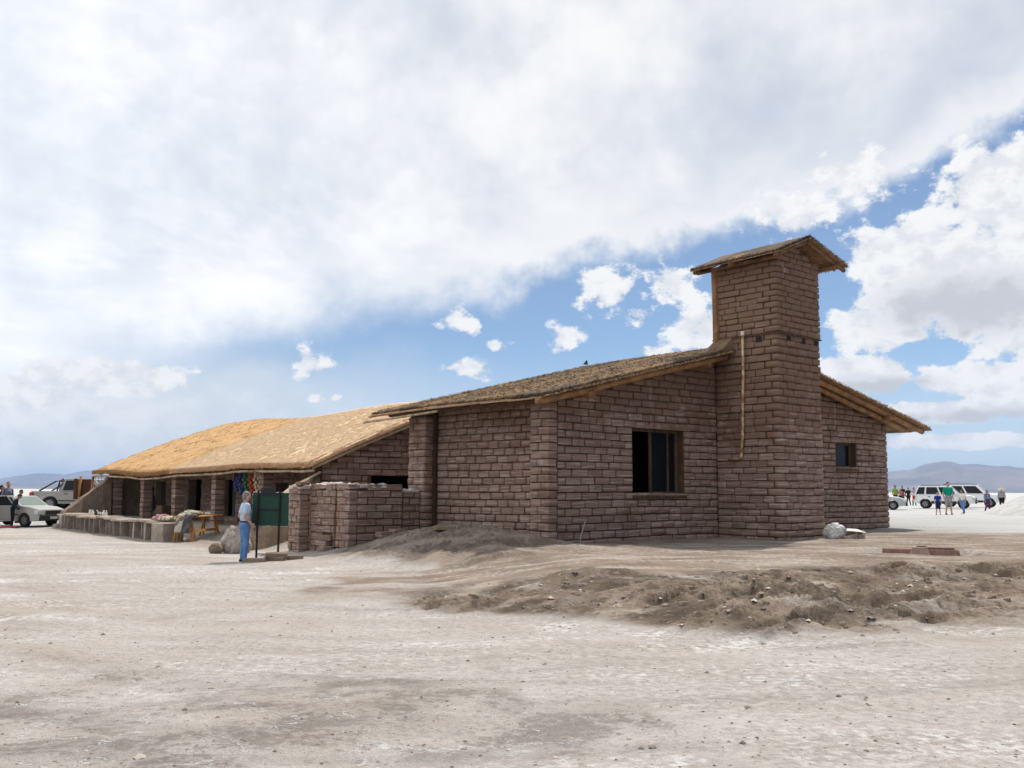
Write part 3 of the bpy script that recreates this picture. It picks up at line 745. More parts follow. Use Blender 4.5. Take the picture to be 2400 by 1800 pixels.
def hall_roof():
    W0, W1 = -.66, 6.55
    def shag(name, par, n, fn, mat):
        vs = []; fs = []
        for i in range(n):
            (t, w, z), (dt, dw) = fn(); ln = random.uniform(.03, .11); wd = random.uniform(.005, .018); b_ = len(vs)
            vs += [(t - wd * abs(dw), w - wd * abs(dt), z), (t + wd * abs(dw), w + wd * abs(dt), z + random.uniform(-.02, .02)), (t + dt * ln + random.uniform(-.03, .03), w + dw * ln + random.uniform(-.03, .03), z - random.uniform(-.03, .07))]; fs.append((b_, b_ + 1, b_ + 2))
        tag(np_mesh(name, np.array(vs), np.array(fs), mat, par, False), kind='stuff')
    zl = lambda t, w: zr(t) + .03 - .05 * math.exp(-((w - 7) / 2.2) ** 2)*1.6
    v, f = roof_grid(-.80, RT + .05, W0, W1, lambda t, w: zl(t, w), .11, seed=5)
    rl = fix_normals(np_mesh('roof_slope', v, f, M_ROOF, HALL))
    v, f = roof_grid(RT + .05, 18.7, W0, W1, lambda t, w: zl(t, w), .11, seed=15)
    rr_ = fix_normals(np_mesh('roof_slope', v, f, M_ROOF, HALL))
    # reed mats: canes run along the slope at the rakes and stick out at the edges
    def reeds(name, tA, tB, w0, w1, par, n, jut=.06, dz=-.012):
        mb = MB()
        for i in range(n):
            t = tA + (tB - tA) * (i + random.random()) / n; z = zl(t, w0) + dz + random.uniform(-.008, .02)
            a = w0 - random.uniform(.0, jut); mb.tube([(t, a, z), (t + random.uniform(-.02, .02), w1, z)], random.uniform(.018, .03), 5)
        tag(mb.build(name, M_REED, par), kind='stuff')
    reeds('reed_ends', -.8, 6.7, W0, W0 + .5, rl, 190); reeds('reed_ends', 8.9, 18.7, W0, W0 + .5, rr_, 260, .12)
    reeds('reed_ends', -.8, RT, W1 + .04, W1 - .3, rl, 60)
    mb = MB()                                              # canes lying along the eaves
    for i in range(26):
        z = -.005 - .012 * (i % 3); w0 = random.uniform(W0, W1 - 1); t = -.80 - random.uniform(0, .06)
        mb.tube([(t, w0, zl(t, w0) + z), (t - random.uniform(-.03, .05), min(W1 + .1, w0 + random.uniform(1, 2.6)), zl(t, w0 + 1) + z - random.uniform(0, .02))], random.uniform(.014, .024), 5)
    tag(mb.build('eave_canes', M_REED, rl), kind='stuff')
    mb = MB()
    for i in range(40):
        z = -.005 - .012 * (i % 3); w0 = random.uniform(W0 - .1, W1 - 1); t = 18.7 + random.uniform(0, .12)
        mb.tube([(t, w0, zl(t, w0) + z), (t + random.uniform(-.03, .05), w0 + random.uniform(1, 2.6), zl(t, w0) + z)], random.uniform(.014, .024), 5)
    tag(mb.build('eave_canes', M_REED, rr_), kind='stuff')
    # logs: rake rafters, inner rafters, purlins whose ends show
    def log(a, b, r, name='rafter', par=rl, m=M_LOG):
        A, B_ = Vector(a), Vector(b); pts = [A.lerp(B_, i / 5) + Vector((0, random.uniform(-.012, .012), random.uniform(-.012, .012))) for i in range(6)]
        return MB().tube(pts, [r * random.uniform(.93, 1.07) for _ in pts], 9).build(name, m, par, smooth=True)
    log((-.86, -.50, zr(-.86) - .10), (6.60, -.50, zr(6.6) - .10), .085)
    log((9.2, -.46, zr(9.2) - .09), (18.45, -.46, zr(18.45) - .10), .10, par=rr_)
    log((11.4, -.30, zr(11.4) - .26), (17.6, -.22, zr(17.6) - .22), .095, par=rr_)
    for t in (.95, 5.7, 15.9): log((t, -.62, zr(t) - .21), (t, .5, zr(t) - .19), .095, 'purlin', rl if t < 8 else rr_)
    log((-.35, -.45, zr(-.35) - .10), (-.35, 6.3, zr(-.35) - .12), .075, 'purlin', rl, M_DARKWOOD)
    for i in range(7): log((-.70, .9 + i * .85, zr(-.7) - .04), (.7, .9 + i * .85, zr(.7) - .07), .055, 'rafter_tail', rl, M_DARKWOOD)
    MB().tube([(-.84, 3.4, zr(-.84) - .10), (-.86, 5.0, zr(-.86) - .16), (-.90, 6.85, zr(-.9) - .22)], .035, 7).build('eave_pole', M_POLE, rl, smooth=True)
    def onroof(ta, tb):
        def f():
            t = random.uniform(ta, tb); return (t, W0 + .01, zl(t, W0) + random.uniform(.0, .10)), (0, -1)
        return f
    shag('ragged_edge', rl, 900, onroof(-.8, 6.9), M_ROOF); shag('ragged_edge', rr_, 900, onroof(8.9, 18.7), M_ROOF)
    shag('ragged_edge', rl, 900, lambda: (lambda w: ((-.80, w, zl(-.8, w) + random.uniform(0, .10)), (-1, 0)))(random.uniform(W0, W1)), M_ROOF)
    def lying(ta, tb):
        def f():
            t = random.uniform(ta, tb); w = random.uniform(W0, W1); return (t, w, zl(t, w) + .125), random.choice([(-1, .2), (-1, -.3), (-.6, .8)])
        return f
    shag('loose_straw', rl, 7000, lying(-.7, 7.9), M_ROOF)
    # tower roof
    M_DARKLOG = m_wood('brown_log', (.22, .12, .06), (.10, .055, .03), (3, 3, 3))
    te, tz = 6.15, 8.22; re_, rz2 = 9.75, 8.32; rt, rz = 7.72, 8.86
    def tzf(t, w): return tz + (rz - tz) * (t - te) / (rt - te) if t < rt else rz + (rz2 - rz) * (t - rt) / (re_ - rt)
    va, fa = roof_grid(te, rt + .02, -2.62, .42, lambda t, w: tzf(t, w) - .07 * (w + 2.6) / 3, .085, .07, .022, 33, rag=.03); ra = fix_normals(np_mesh('tower_roof_slope', va, fa, M_ROOF, HALL))
    vb, fb = roof_grid(rt + .02, re_, -2.62, .42, lambda t, w: tzf(t, w) - .07 * (w + 2.6) / 3, .085, .07, .022, 37, rag=.03); rb = fix_normals(np_mesh('tower_roof_slope', vb, fb, M_ROOF, HALL))
    for (a, b, par) in ((te, rt, ra), (rt, re_, rb)):
        shag('ragged_edge', par, 420, (lambda a, b: (lambda: (lambda t: ((t, -2.6, tzf(t, 0) + random.uniform(0, .09)), (0, -1)))(random.uniform(a, b))))(a, b), M_ROOF)
        e_ = te if a == te else re_; sg = -1 if a == te else 1
        shag('ragged_edge', par, 420, (lambda e_, sg: (lambda: (lambda w: ((e_, w, tzf(e_, 0) - .07 * (w + 2.6) / 3 + random.uniform(0, .08)), (sg, 0)))(random.uniform(-2.6, .4))))(e_, sg), M_ROOF)
        mb = MB()
        for i in range(46):
            t = a + (b - a) * (i + random.random()) / 46; z = tzf(t, 0) - .012
            mb.tube([(t, -2.62 - random.uniform(0, .07), z), (t, .40, z - .07)], random.uniform(.012, .02), 5)
        tag(mb.build('reed_ends', M_REED, par), kind='stuff')
        for wv in (-2.48, -1.0, .25):
            e0, e1 = (a, b - .05) if a == te else (b, a + .05)
            dz = -.07 * (wv + 2.6) / 3
            MB().tube([(e0, wv, tzf(e0, 0) - .085 + dz), ((e0 + e1) / 2, wv, tzf((e0 + e1) / 2, 0) - .09 + dz), (e1, wv, tzf(e1, 0) - .085 + dz)], .062, 8).build('tower_rafter', M_DARKLOG, par, smooth=True)
    MB().tube([(9.25, -2.55, 8.29), (9.25, .3, 8.20)], .07, 8).build('tower_purlin', M_DARKLOG, rb, smooth=True)
    MB().tube([(6.45, -2.5, 8.17), (6.45, .38, 8.12)], .06, 8).build('tower_purlin', M_DARKLOG, ra, smooth=True)
hall_roof()
def roof_bit(t, w, z, s):
    m = MB(); m.hexa([(t - s, w - s * .5, z), (t + s, w - s * .4, z), (t + s, w + s * .5, z), (t - s, w + s * .5, z), (t + s * .2, w - s * .1, z + s * 1.6), (t + s * .7, w - s * .1, z + s * 1.9), (t + s * .6, w + s * .2, z + s * 1.7), (t + s * .3, w + s * .2, z + s * 1.5)])
    p = W(t, w, z); o = m.build('roof_stone', simple('dark_stone', (.08, .07, .065), .9), None, off=(t, w, z), loc=p, rot=(0, 0, TH)); return o
tag(roof_bit(7.9, 8.0 - 1.6, zr(7.9) + .12, .09), 'small dark pointed stone on the ridge of the hall roof', 'stone')
# ------------------------------------------------------------------ thatched wing
WO = (-.5, 10.3, 0)
WING = empty('thatched_market_house', W(-.5, 10.3), TH, 'long low thatched building with block pillars and open veranda', 'building')
WT0, WT1, WZR = -.80, 5.70, 4.93
def eave_z(w): return 2.44 + .02 * math.sin(w) - .17 * math.exp(-((w - 23.0) / 4.2) ** 2)
def zw(t, w):
    a = eave_z(w); q = (t - WT0) / (WT1 - WT0)
    sag = -.10 * math.exp(-((w - 22) / 3) ** 2) + .05 * math.sin(w * .55)
    if q <= 1: return a + (WZR - a) * q + sag * q + .10 * math.sin(math.pi * q)
    return WZR + sag - (q - 1) * (WZR - 2.45) * 1.0
def make_wing():
    A, B_, K = 9.95, 29.65, 20.8
    def slope(t0, t1, w0, w1, mat, seed, thick=.17):
        v, f = roof_grid(t0, t1, w0, w1, zw, thick, .09, .018, seed, rag=.06); v = v - np.array(WO)
        return fix_normals(np_mesh('thatch', v, f, mat, WING))
    ra = slope(WT0, WT1, A, K, M_STRAW, 51); rb = slope(WT0, WT1, K + .02, B_, M_STRAWB, 52)
    rc = slope(WT1 + .02, 12.1, A, B_, M_STRAWB, 53)
    # straw bundles lying down the slope, and the shaggy eave
    def tufts(name, n, w0, w1, mat, par, ln, wd, hgt, spread):
        t = RNG.uniform(WT0, WT1, n); w = RNG.uniform(w0, w1, n); l_ = ln * RNG.uniform(.5, 1.3, n); wid = wd * RNG.uniform(.5, 1.4, n); h = hgt * RNG.uniform(.4, 1.4, n); dr = RNG.normal(0, spread, n)
        vs = np.zeros((n, 5, 3))
        for i in range(n):
            t1 = max(WT0 - .05, t[i] - l_[i]); z0 = zw(t[i], w[i]) + .17; z1 = zw(t1, w[i]) + .17
            dw = dr[i] * l_[i]
            vs[i, 0] = (t[i], w[i], z0 + .0); vs[i, 1] = (t1, w[i] + dw - wid[i], z1 - .01); vs[i, 2] = (t1, w[i] + dw, z1 + h[i]); vs[i, 3] = (t1, w[i] + dw + wid[i], z1 - .01); vs[i, 4] = (t1 + .03, w[i] + dw, z1 - .03)
        b = (np.arange(n) * 5)[:, None]
        f = np.concatenate([b + np.array([[0, 1, 2]]), b + np.array([[0, 2, 3]]), b + np.array([[1, 4, 2]]), b + np.array([[2, 4, 3]])])
        tag(np_mesh(name, vs.reshape(-1, 3) - np.array(WO), f, mat, par, False), kind='stuff')
    tufts('straw_bundles', 9000, A + .1, K, M_STRAW, ra, .55, .035, .022, .10)
    tufts('straw_bundles', 2500, K, B_ - .1, M_STRAWB, rb, .3, .02, .006, .25)
    def fringe(w0, w1, n, mat, par):
        mb = []; fs = []
        for i in range(n):
            w = w0 + (w1 - w0) * random.random(); q = random.random(); z = zw(WT0, w) + .15 * q + .005; ln = random.uniform(.05, .15); wd = random.uniform(.006, .02)
            t = WT0 + random.uniform(-.03, .05); d = random.gauss(0, .04); dn = random.uniform(.01, .08)
            b = len(mb); mb += [(t, w - wd, z), (t, w + wd, z + .01), (t - ln, w + d, z - dn)]; fs.append((b, b + 1, b + 2))
            mb += [(t, w, z - .02), (t, w, z + .02), (t - ln, w + d, z - dn)]; fs.append((b + 3, b + 4, b + 5))
        tag(np_mesh('straw_fringe', np.array(mb) - np.array(WO), np.array(fs), mat, par, False), kind='stuff')
    fringe(A, K, 2600, M_STRAW, ra); fringe(K, B_, 2000, M_STRAWB, rb)
    mb = []; fs = []                                      # shaggy rake of the near gable
    for i in range(1200):
        t = random.uniform(WT0, WT1); z = zw(t, A) + random.uniform(.0, .16); b = len(mb); ln = random.uniform(.03, .10)
        mb += [(t - .015, A + .03, z), (t + .015, A + .03, z + .01), (t - random.uniform(0, .12), A - ln, z - random.uniform(0, .05))]; fs.append((b, b + 1, b + 2))
    tag(np_mesh('straw_fringe', np.array(mb) - np.array(WO), np.array(fs), M_STRAW, ra, False), kind='stuff')
    # poles under the thatch
    def pole(pts, r, name, mat=M_POLE): return MB().tube(pts, r, 8, jit=.05).build(name, mat, WING, off=WO, smooth=True)
    seg = np.linspace(A - .1, B_ + .1, 26)
    for a in range(0, 25, 5): pole([(WT0 + .04 + random.uniform(-.02, .02), w, zw(WT0, w) - .13 + random.uniform(-.02, .02)) for w in seg[a:a + 6]], .042, 'eave_pole')
    pole([(t, A + .07, zw(t, A) - .085) for t in np.linspace(WT0 + .1, WT1, 7)], .05, 'rake_pole')
    for w in np.arange(A + .5, B_, 1.15): pole([(WT0 + .02, w, zw(WT0, w) - .05), (1.3, w, zw(1.3, w) - .06)], .032, 'rafter', M_DARKWOOD)
    # lashings hanging from the far eave
    for i, w in enumerate((29.4, 28.95, 28.6)): MB().tube([(WT0, w, zw(WT0, w) - .15), (WT0, w + .01, zw(WT0, w) - .35 - .12 * (i != 2))], .008, 4).build('hanging_cord', simple('cord', (.05, .05, .07), .9), WING, off=WO)
    # pillars
    for w in (13.95, 17.7, 21.35, 24.65, 28.15):
        mb = MB(); mb.box((-.42, w - .15, -.25), (-.08, w + .15, zw(-.25, w) - .04)); pc = mb.build('pillar', M_MUD, WING, off=WO)
        bl = []; z = gzl(-.5, w) - .05; k = 0; zt = zw(-.3, w) - .12
        while z < zt - .08:
            hh = .19 * random.uniform(.93, 1.07); h2 = hh - .022
            if k % 2: bl.append((-.25, w + random.gauss(0, .008), z + hh / 2, .36, .40, h2, -math.pi / 2))
            else:
                bl.append((-.25, w - .09, z + hh / 2, .17, .40, h2, -math.pi / 2)); bl.append((-.25, w + .09, z + hh / 2, .18, .40, h2, -math.pi / 2))
            z += hh; k += 1
        place_blocks([(pc, bl)], 40, WO, None)
    # back wall of the veranda with real openings
    T2 = 1.25
    doors = [(11.4, 12.3, .05, 1.95), (15.2, 16.1, .9, 2.0), (19.35, 20.75, .62, 2.1), (22.6, 23.9, .55, 2.12), (26.3, 27.5, .8, 2.05)]
    brk = [10.5, 29.2] + [d[0] for d in doors] + [d[1] for d in doors]
    mb = MB(); wall_strips(mb, 'W', T2 + .04, .35, brk, -.2, lambda u: zw(T2 + .2, u) - .02, doors); bw = mb.build('veranda_wall', M_COB, WING, off=WO)
    bb = lay('W', T2, 10.6, 29.1, .02, lambda u: zw(T2, u) - .1, Lm=.42, holes=doors, prob=.86)
    # near end wall under the rake
    hol = [(1.55, 4.4, .9, 2.18)]
    mb = MB(); wall_strips(mb, 'S', 10.34, .35, [-.40, 1.7, 4.4, 5.7, 11.6], -.2, lambda u: zw(u, 10.3) - .03, [(1.7, 4.4, .9, 2.18)]); ew = mb.build('end_wall', M_MUD, WING, off=WO)
    eb = lay('S', 10.3, -.2, 5.5, .2, lambda u: zw(u, 10.3) - .12, Lm=.56, holes=hol, H=.2)
    place_blocks([(bw, bb), (ew, eb)], 160, WO, None)
    mb = MB(); wall_strips(mb, 'S', 28.4, .35, [-.40, 1.24], -.2, lambda u: zw(u, 29.2) - .03, []); mb.build('end_wall', M_COB, WING, off=WO)
    mb = MB(); wall_strips(mb, 'S', 29.21, .35, [T2, 5.7, 11.6], -.2, lambda u: zw(u, 29.2) - .03, []); mb.build('end_wall', M_MUD, WING, off=WO)
    # rear wall with small lights that show through the doorways
    lights = [(15.0, 15.6, 1.1, 1.9), (23.9, 24.5, .6, 2.0), (24.9, 25.3, .9, 1.9), (12.2, 12.7, 1.3, 1.75)]
    mb = MB(); wall_strips(mb, 'W', 11.2, .35, [10.69, 29.2] + [d[0] for d in lights] + [d[1] for d in lights], -.2, lambda u: zw(11.3, u) - .03, lights); mb.build('rear_wall', M_MUD, WING, off=WO)
    blue = simple('blue_grey_door', (.045, .06, .075), .6)
    MB().box((T2 + .3, 19.35, .62), (T2 + .34, 20.2, 2.1)).build('door', blue, WING, off=WO)
    MB().box((T2 + .3, 15.2, .9), (T2 + .33, 16.1, 2.0)).build('shutter', simple('brown_shutter', (.05, .035, .025), .7), WING, off=WO)
    MB().box((T2 + .3, 26.3, .8), (T2 + .33, 27.5, 2.05)).build('shutter', MATS['brown_shutter'], WING, off=WO)
    # buttress walls at both ends
    def buttress(pts, half, name, lump):
        vs = []; fs = []; n = len(pts)
        for (t, w, zt, hw) in pts:
            g_ = gzl(t, w) - .15
            for (dw, z) in ((-hw * 1.15, g_), (-hw, (g_ + zt) * .5), (-hw * .7, zt - .04), (0, zt + .02), (hw * .7, zt - .05), (hw, (g_ + zt) * .5), (hw * 1.15, g_)):
                vs.append((t + random.uniform(-.03, .03), w + dw + random.uniform(-.025, .025), z + random.uniform(-.02, .02)))
        for i in range(n - 1):
            for j in range(6): fs.append((i * 7 + j, (i + 1) * 7 + j, (i + 1) * 7 + j + 1, i * 7 + j + 1))
        fs += [tuple(range(7)), tuple((n - 1) * 7 + j for j in range(6, -1, -1))]
        return MB().raw(vs, fs).build(name, M_COB, WING, off=WO)
    P_ = []
    for i in range(12):
        q = i / 11; P_.append((-.55 - 2.15 * q, 28.25 - .55 * q, 2.30 - 1.58 * q + .015 * math.sin(i * 2), .30))
    buttress(P_, .3, 'buttress', False)
    P_ = []
    for i in range(16):
        q = i / 15; P_.append((-.35 - 3.2 * q, 10.35 - 1.4 * q, max(.80, 2.15 - 1.62 * q) + .05 * math.sin(i * 1.7), .26))
    nb = buttress(P_, .26, 'buttress', True)
    for k in range(5):
        o = (-.10 + .06 * k); MB().tube([(-.45, 10.2 + o - .12, 2.26 - .02 * k), (-1.5, 9.72 + o, 1.80), (-2.9, 9.1 + o * .9, 1.03)], .035, 6, jit=.1).build('thatch_stick', M_POLE, nb, off=(0, 0, 0)).location = (-WO[0] + WING.location.x * 0, -WO[1], 0)
make_wing()

# eroded salt lump at the foot of the near buttress
def rock(name, c, r, mat, label, cat, seed, rot=0, group=None, sub=3, amp=.22, flat=None):
    bm = bmesh.new(); bmesh.ops.create_icosphere(bm, subdivisions=sub, radius=1.0)
    co = np.array([v.co[:] for v in bm.verts])
    n = fbm(co[:, 0] * 1.4 + seed, co[:, 1] * 1.4 + co[:, 2] * 1.1, 4, seed, .55) + .5 * fbm(co[:, 2] * 2.2 + seed, co[:, 0] * 2.0 - co[:, 1], 3, seed + 3, .5)
    for v, k in zip(bm.verts, n):
        p = v.co * (1 + amp * k)
        if flat: p.z = max(-flat, min(flat, p.z))
        v.co = Vector((p.x * r[0], p.y * r[1], p.z * r[2]))
    me = bpy.data.meshes.new(name); bm.to_mesh(me); bm.free(); me.materials.append(mat); me.polygons.foreach_set('use_smooth', [False] * len(me.polygons))
    o = bpy.data.objects.new(name, me); link(o); o.location = c; o.rotation_euler = (0, 0, rot); return tag(o, label, cat, group)
a = W(-4.0, 8.35); rock('salt_lump', (a[0], a[1], gz(a[0], a[1]) + .26), (.42, .34, .46), M_SALTCOB, 'eroded white salt lump beside the standing man in jeans', 'rock', 5, TH, sub=4, amp=.30)
a = W(-4.62, 8.3); rock('salt_lump', (a[0], a[1], gz(a[0], a[1]) + .12), (.20, .20, .17), M_COB, 'round brown clod at the foot of the eroded salt lump', 'rock', 8, TH, sub=3)

# ------------------------------------------------------------------ low enclosure wall
def enclosure():
    o = (-2.37, 5.2, 0)
    E_ = empty('enclosure_wall', W(o[0], o[1]), TH, 'broken low salt block wall between the hall pillar and the green board', 'wall')
    gr = lambda t, w: gzl(t, w) - .12
    segs = [('S', 5.2, -2.37, -.62, 1.88, .02), ('S', 5.24, -.62, .02, 1.80, .0), ('W', -2.37, 5.2, 7.2, 1.90, 0), ('S', 7.15, -2.74, -2.37, 1.85, 0), ('W', -2.74, 7.15, 7.78, 1.85, 0)]
    core = MB()
    core.box((-2.33, 5.24, -.3), (-.66, 5.56, 1.78)); core.box((-.66, 5.28, -.3), (.04, 5.56, 1.66)); core.box((-2.33, 5.56, -.3), (-2.0, 7.45, 1.80)); core.box((-2.70, 7.19, -.3), (-2.33, 7.74, 1.76))
    c = core.build('wall_core', M_MUD, E_, off=o)
    groups = []
    def rag(zt, s): return lambda u: zt + .05 * math.sin(u * 4.1 + s) + .03 * math.sin(u * 11 + s)
    hole = [(5.25, 5.75, -.2, .55)]
    bl = lay('S', 5.2, -2.1, -.62, -.05, rag(1.88, 0), Lm=.55, depth=.2)
    bl += lay('S', 5.25, -.60, .0, -.05, rag(1.78, 1), Lm=.4, depth=.2)
    bl += lay('W', -2.37, 5.2, 5.85, -.05, rag(1.9, 2), Lm=.33, depth=.26, gap=.02)
    bl += lay('W', -2.40, 5.86, 7.2, -.05, rag(1.88, 3), Lm=.36, depth=.2, gap=.03, holes=[(6.0, 6.5, -.3, .42)])
    bl += lay('W', -2.74, 7.15, 7.78, -.15, rag(1.85, 4), Lm=.30, depth=.3, gap=.02)
    bl += lay('S', 7.13, -2.44, -2.2, -.15, rag(1.85, 4), Lm=.3, depth=.3, gap=.02)
    bl = [(b[0], b[1], b[2], b[3], b[4], b[5], b[6] + random.gauss(0, .05)) for b in bl]
    place_blocks([(c, bl)], 300, o, None)
    cap = MB(); n = 40                                     # crusted salt cap
    for (x0, y0, x1, y1, z) in ((-2.36, 5.22, -.70, 5.58, 1.86), (-2.36, 5.58, -1.98, 7.2, 1.87), (-2.73, 7.14, -2.05, 7.8, 1.83), (-.60, 5.26, -.05, 5.56, 1.74)):
        nx = max(2, int((x1 - x0) / .12)); ny = max(2, int((y1 - y0) / .12)); vs = []; fs = []
        for i in range(nx + 1):
            for j in range(ny + 1): vs.append((x0 + (x1 - x0) * i / nx + random.uniform(-.03, .03), y0 + (y1 - y0) * j / ny + random.uniform(-.03, .03), z + random.uniform(-.03, .05) - (.05 if i in (0, nx) or j in (0, ny) else 0)))
        k = len(vs); vs += [(p[0], p[1], z - .10) for p in vs]
        for i in range(nx):
            for j in range(ny):
                q = (i * (ny + 1) + j, (i + 1) * (ny + 1) + j, (i + 1) * (ny + 1) + j + 1, i * (ny + 1) + j + 1); fs += [q, tuple(r_ + k for r_ in q[::-1])]
        for i in range(nx): fs += [(i * (ny + 1), i * (ny + 1) + k, (i + 1) * (ny + 1) + k, (i + 1) * (ny + 1)), (i * (ny + 1) + ny, (i + 1) * (ny + 1) + ny, (i + 1) * (ny + 1) + ny + k, i * (ny + 1) + ny + k)]
        for j in range(ny): fs += [(j, j + 1, j + 1 + k, j + k), (nx * (ny + 1) + j, nx * (ny + 1) + j + k, nx * (ny + 1) + j + 1 + k, nx * (ny + 1) + j + 1)]
        cap.raw(vs, fs)
    cap.build('salt_cap', m_mud('salt_cap', (.62, .57, .53), (.36, .30, .26)), E_, off=o)
enclosure()
# ------------------------------------------------------------------ small built things
def wl(px_t, w): return W(px_t, w)
def at(t, w, dz=0.0): p = W(t, w); return (p[0], p[1], gz(p[0], p[1]) + dz)
def atx(x, y, dz=0.0): return (x, y, gz(x, y) + dz)
M_SLAB = m_mud('salt_slab', (.50, .42, .35), (.30, .235, .185))
M_ORANGE = m_wood('varnished_pine', (.55, .27, .07), (.36, .16, .035), (3, 3, 12))
M_BLACKMETAL = simple('black_metal', (.012, .012, .014), .5, .3, 8)
def slabmesh(mb, lo, hi, j=.02):
    x0, y0, z0 = lo; x1, y1, z1 = hi; r = lambda: random.uniform(-j, j)
    mb.hexa([(x + r(), y + r(), z + r() * .6) for (x, y, z) in ((x0, y0, z0), (x1, y0, z0), (x1, y1, z0), (x0, y1, z0), (x0, y0, z1), (x1, y0, z1), (x1, y1, z1), (x0, y1, z1))]); return mb
def bench():
    A, B_ = Vector((-3.55, 14.95)), Vector((-2.85, 27.5)); n = 13
    ang = math.atan2(B_.y - A.y, B_.x - A.x)
    base = W(A.x, A.y); E_ = empty('market_bench', (base[0], base[1], gz(base[0], base[1])), TH + ang, 'long salt slab bench on upright stone legs before the thatched building', 'bench')
    ln = (B_ - A).length
    # local x runs along the bench away from the near end, local -y... front is local +y
    def gloc(x, y):
        q = A + Vector((math.cos(ang), math.sin(ang))) * x + Vector((-math.sin(ang), math.cos(ang))) * y; return gzl(q.x, q.y) - E_.location.z
    x = 0
    for i in range(n):
        l_ = ln / n; zt = .66 + .03 * math.sin(i * 1.3) + random.uniform(-.012, .012)
        slabmesh(MB(), (x + .008, -.62, zt - .085), (x + l_ - .008, .14, zt), .022).build('seat_slab', M_SLAB, E_, bevel=.015, seg=1); x += l_
    xs = [1.15, 1.55, 2.35, 2.9, 3.9, 4.8, 5.3, 5.7, 6.5, 7.2, 7.8, 8.5, 9.1, 9.7, 10.3, 11.0, 11.6]
    for i, xx in enumerate(xs):
        wd = .16 if i in (0, 2) else .045; g_ = gloc(xx, 0)
        slabmesh(MB(), (xx, -.5, g_ - .1), (xx + wd, .07 + random.uniform(-.04, .02), .585), .02).build('leg', M_SLAB, E_, bevel=.008, seg=1)
    slabmesh(MB(), (11.75, -.55, -.3), (12.2, .12, .62), .04).build('end_support', M_SALTCOB, E_, bevel=.02, seg=1)
    slabmesh(MB(), (12.0, -.05, -.3), (12.35, .30, .22), .04).build('end_step', M_SALTCOB, E_, bevel=.02, seg=1)
    slabmesh(MB(), (.05, -.62, -.3), (12.0, -.56, .56), .0).build('shade_sheet', DARK_IN, E_)  # added dark sheet, its colour stands in for the shade under the bench
    return E_, A, B_, ang
BENCH, BA, BB, BANG = bench()
def on_bench(x, y):
    q = BA + Vector((math.cos(BANG), math.sin(BANG))) * x + Vector((-math.sin(BANG), math.cos(BANG))) * y
    p = W(q.x, q.y); return (p[0], p[1], BENCH.location.z + .69)
a = at(-3.45, 14.45)
slabmesh(MB(), (-.42, -.33, -.1), (.42, .33, .60), .04).build('salt_cube', M_SLAB, None, loc=a, rot=(0, 0, TH + .25), bevel=.03, seg=1)
tag(bpy.data.objects['salt_cube'], 'squared salt block standing beside the pine trestle table', 'block')
# little carved figures
FIG = []
for i, (x, y, kind) in enumerate([(8.15, -.12, 0), (8.35, -.18, 1), (8.5, -.1, 0), (7.35, -.15, 1), (6.9, -.2, 0), (6.75, -.1, 1), (6.6, -.2, 0)]):
    m = MB(); s = .12 + .03 * random.random()
    if kind == 0:
        m.lathe([(.035, 0), (.04, .015), (.026, .03), (.034, .07), (.03, .10), (.014, .115), (.022, .13), (.02, .155), (.006, .17)], 9)
    else:
        m.ell((0, 0, .085), (.05, .026, .028)); m.tube([(.04, 0, .09), (.055, 0, .13), (.062, 0, .155)], [.017, .013, .014], 6); m.ell((.075, 0, .16), (.022, .012, .012))
        for dx in (-.035, .035):
            for dy in (-.014, .014): m.tube([(dx, dy, .08), (dx, dy, 0)], .009, 5)
    o = m.build('salt_figurine', simple('carved_salt', (.72, .68, .62), .8), None, loc=on_bench(x, y), rot=(0, 0, random.uniform(0, 6)), smooth=True); o.scale = (1.25, 1.25, 1.25)
    tag(o, ('rounded white salt figurine standing on the slab bench', 'white salt llama figurine standing on the slab bench')[kind], 'figurine', ('rounded salt figurines on the bench', 'salt llamas on the bench')[kind])
def table():
    A, B_ = Vector((-3.30, 13.55)), Vector((-1.70, 15.00)); ang = math.atan2(B_.y - A.y, B_.x - A.x); ln = (B_ - A).length
    p = W(A.x, A.y); zg = gz(p[0], p[1]); E_ = empty('trestle_table', (p[0], p[1], zg), TH + ang, 'varnished pine trestle table heaped with knitted goods', 'table')
    top = .82
    for k in range(5): MB().box((-.12, -.36 + k * .145, top - .035), (ln + .1, -.225 + k * .145, top)).build('board', M_ORANGE, E_, bevel=.004, seg=1)
    for x in (.08, ln - .15):
        for s in (-1, 1):
            for d in (-1, 1):
                MB().tube([(x + d * .03, s * .16, top - .04), (x + d * .16, s * .33, -.08)], .036, 4).build('leg', M_ORANGE, E_)
        MB().box((x - .03, -.30, .28), (x + .03, .30, .35)).build('cross_bar', M_ORANGE, E_)
    MB().box((.1, -.27, .30), (ln - .18, -.22, .38)).build('stretcher', M_ORANGE, E_)
    return E_, ang, ln, top, zg
TAB, TANG, TLN, TTOP, TZG = table()
def on_table(x, y, z=0.0): 
    q = Matrix.Translation(TAB.location) @ Matrix.Rotation(TH + TANG, 4, 'Z') @ Vector((x, y, TTOP + .004 + z)); return tuple(q)
def m_stripe(name, cols, sc):
    m, n, b = newmat(name); p = opos(n); x, y, z = n.xyz(p)
    f = n.math('FRACT', n.add(n.mul(n.add(x, n.mul(y, .35)), sc), n.mul(n.noise(p, 9, 3), .3))); st = []
    c = cols[0]
    for i, cc in enumerate(cols[1:]): c = n.mix(n.math('GREATER_THAN', f, (i + 1) / len(cols)), c, cc)
    n.put(b.inputs['Base Color'], n.mix(n.mul(n.noise(p, 40, 3), .5), c, (.12, .10, .09))); b.inputs['Roughness'].default_value = .95; b.inputs['Specular IOR Level'].default_value = .1
    bump(n, b, n.noise(p, 60, 3), .01); return m
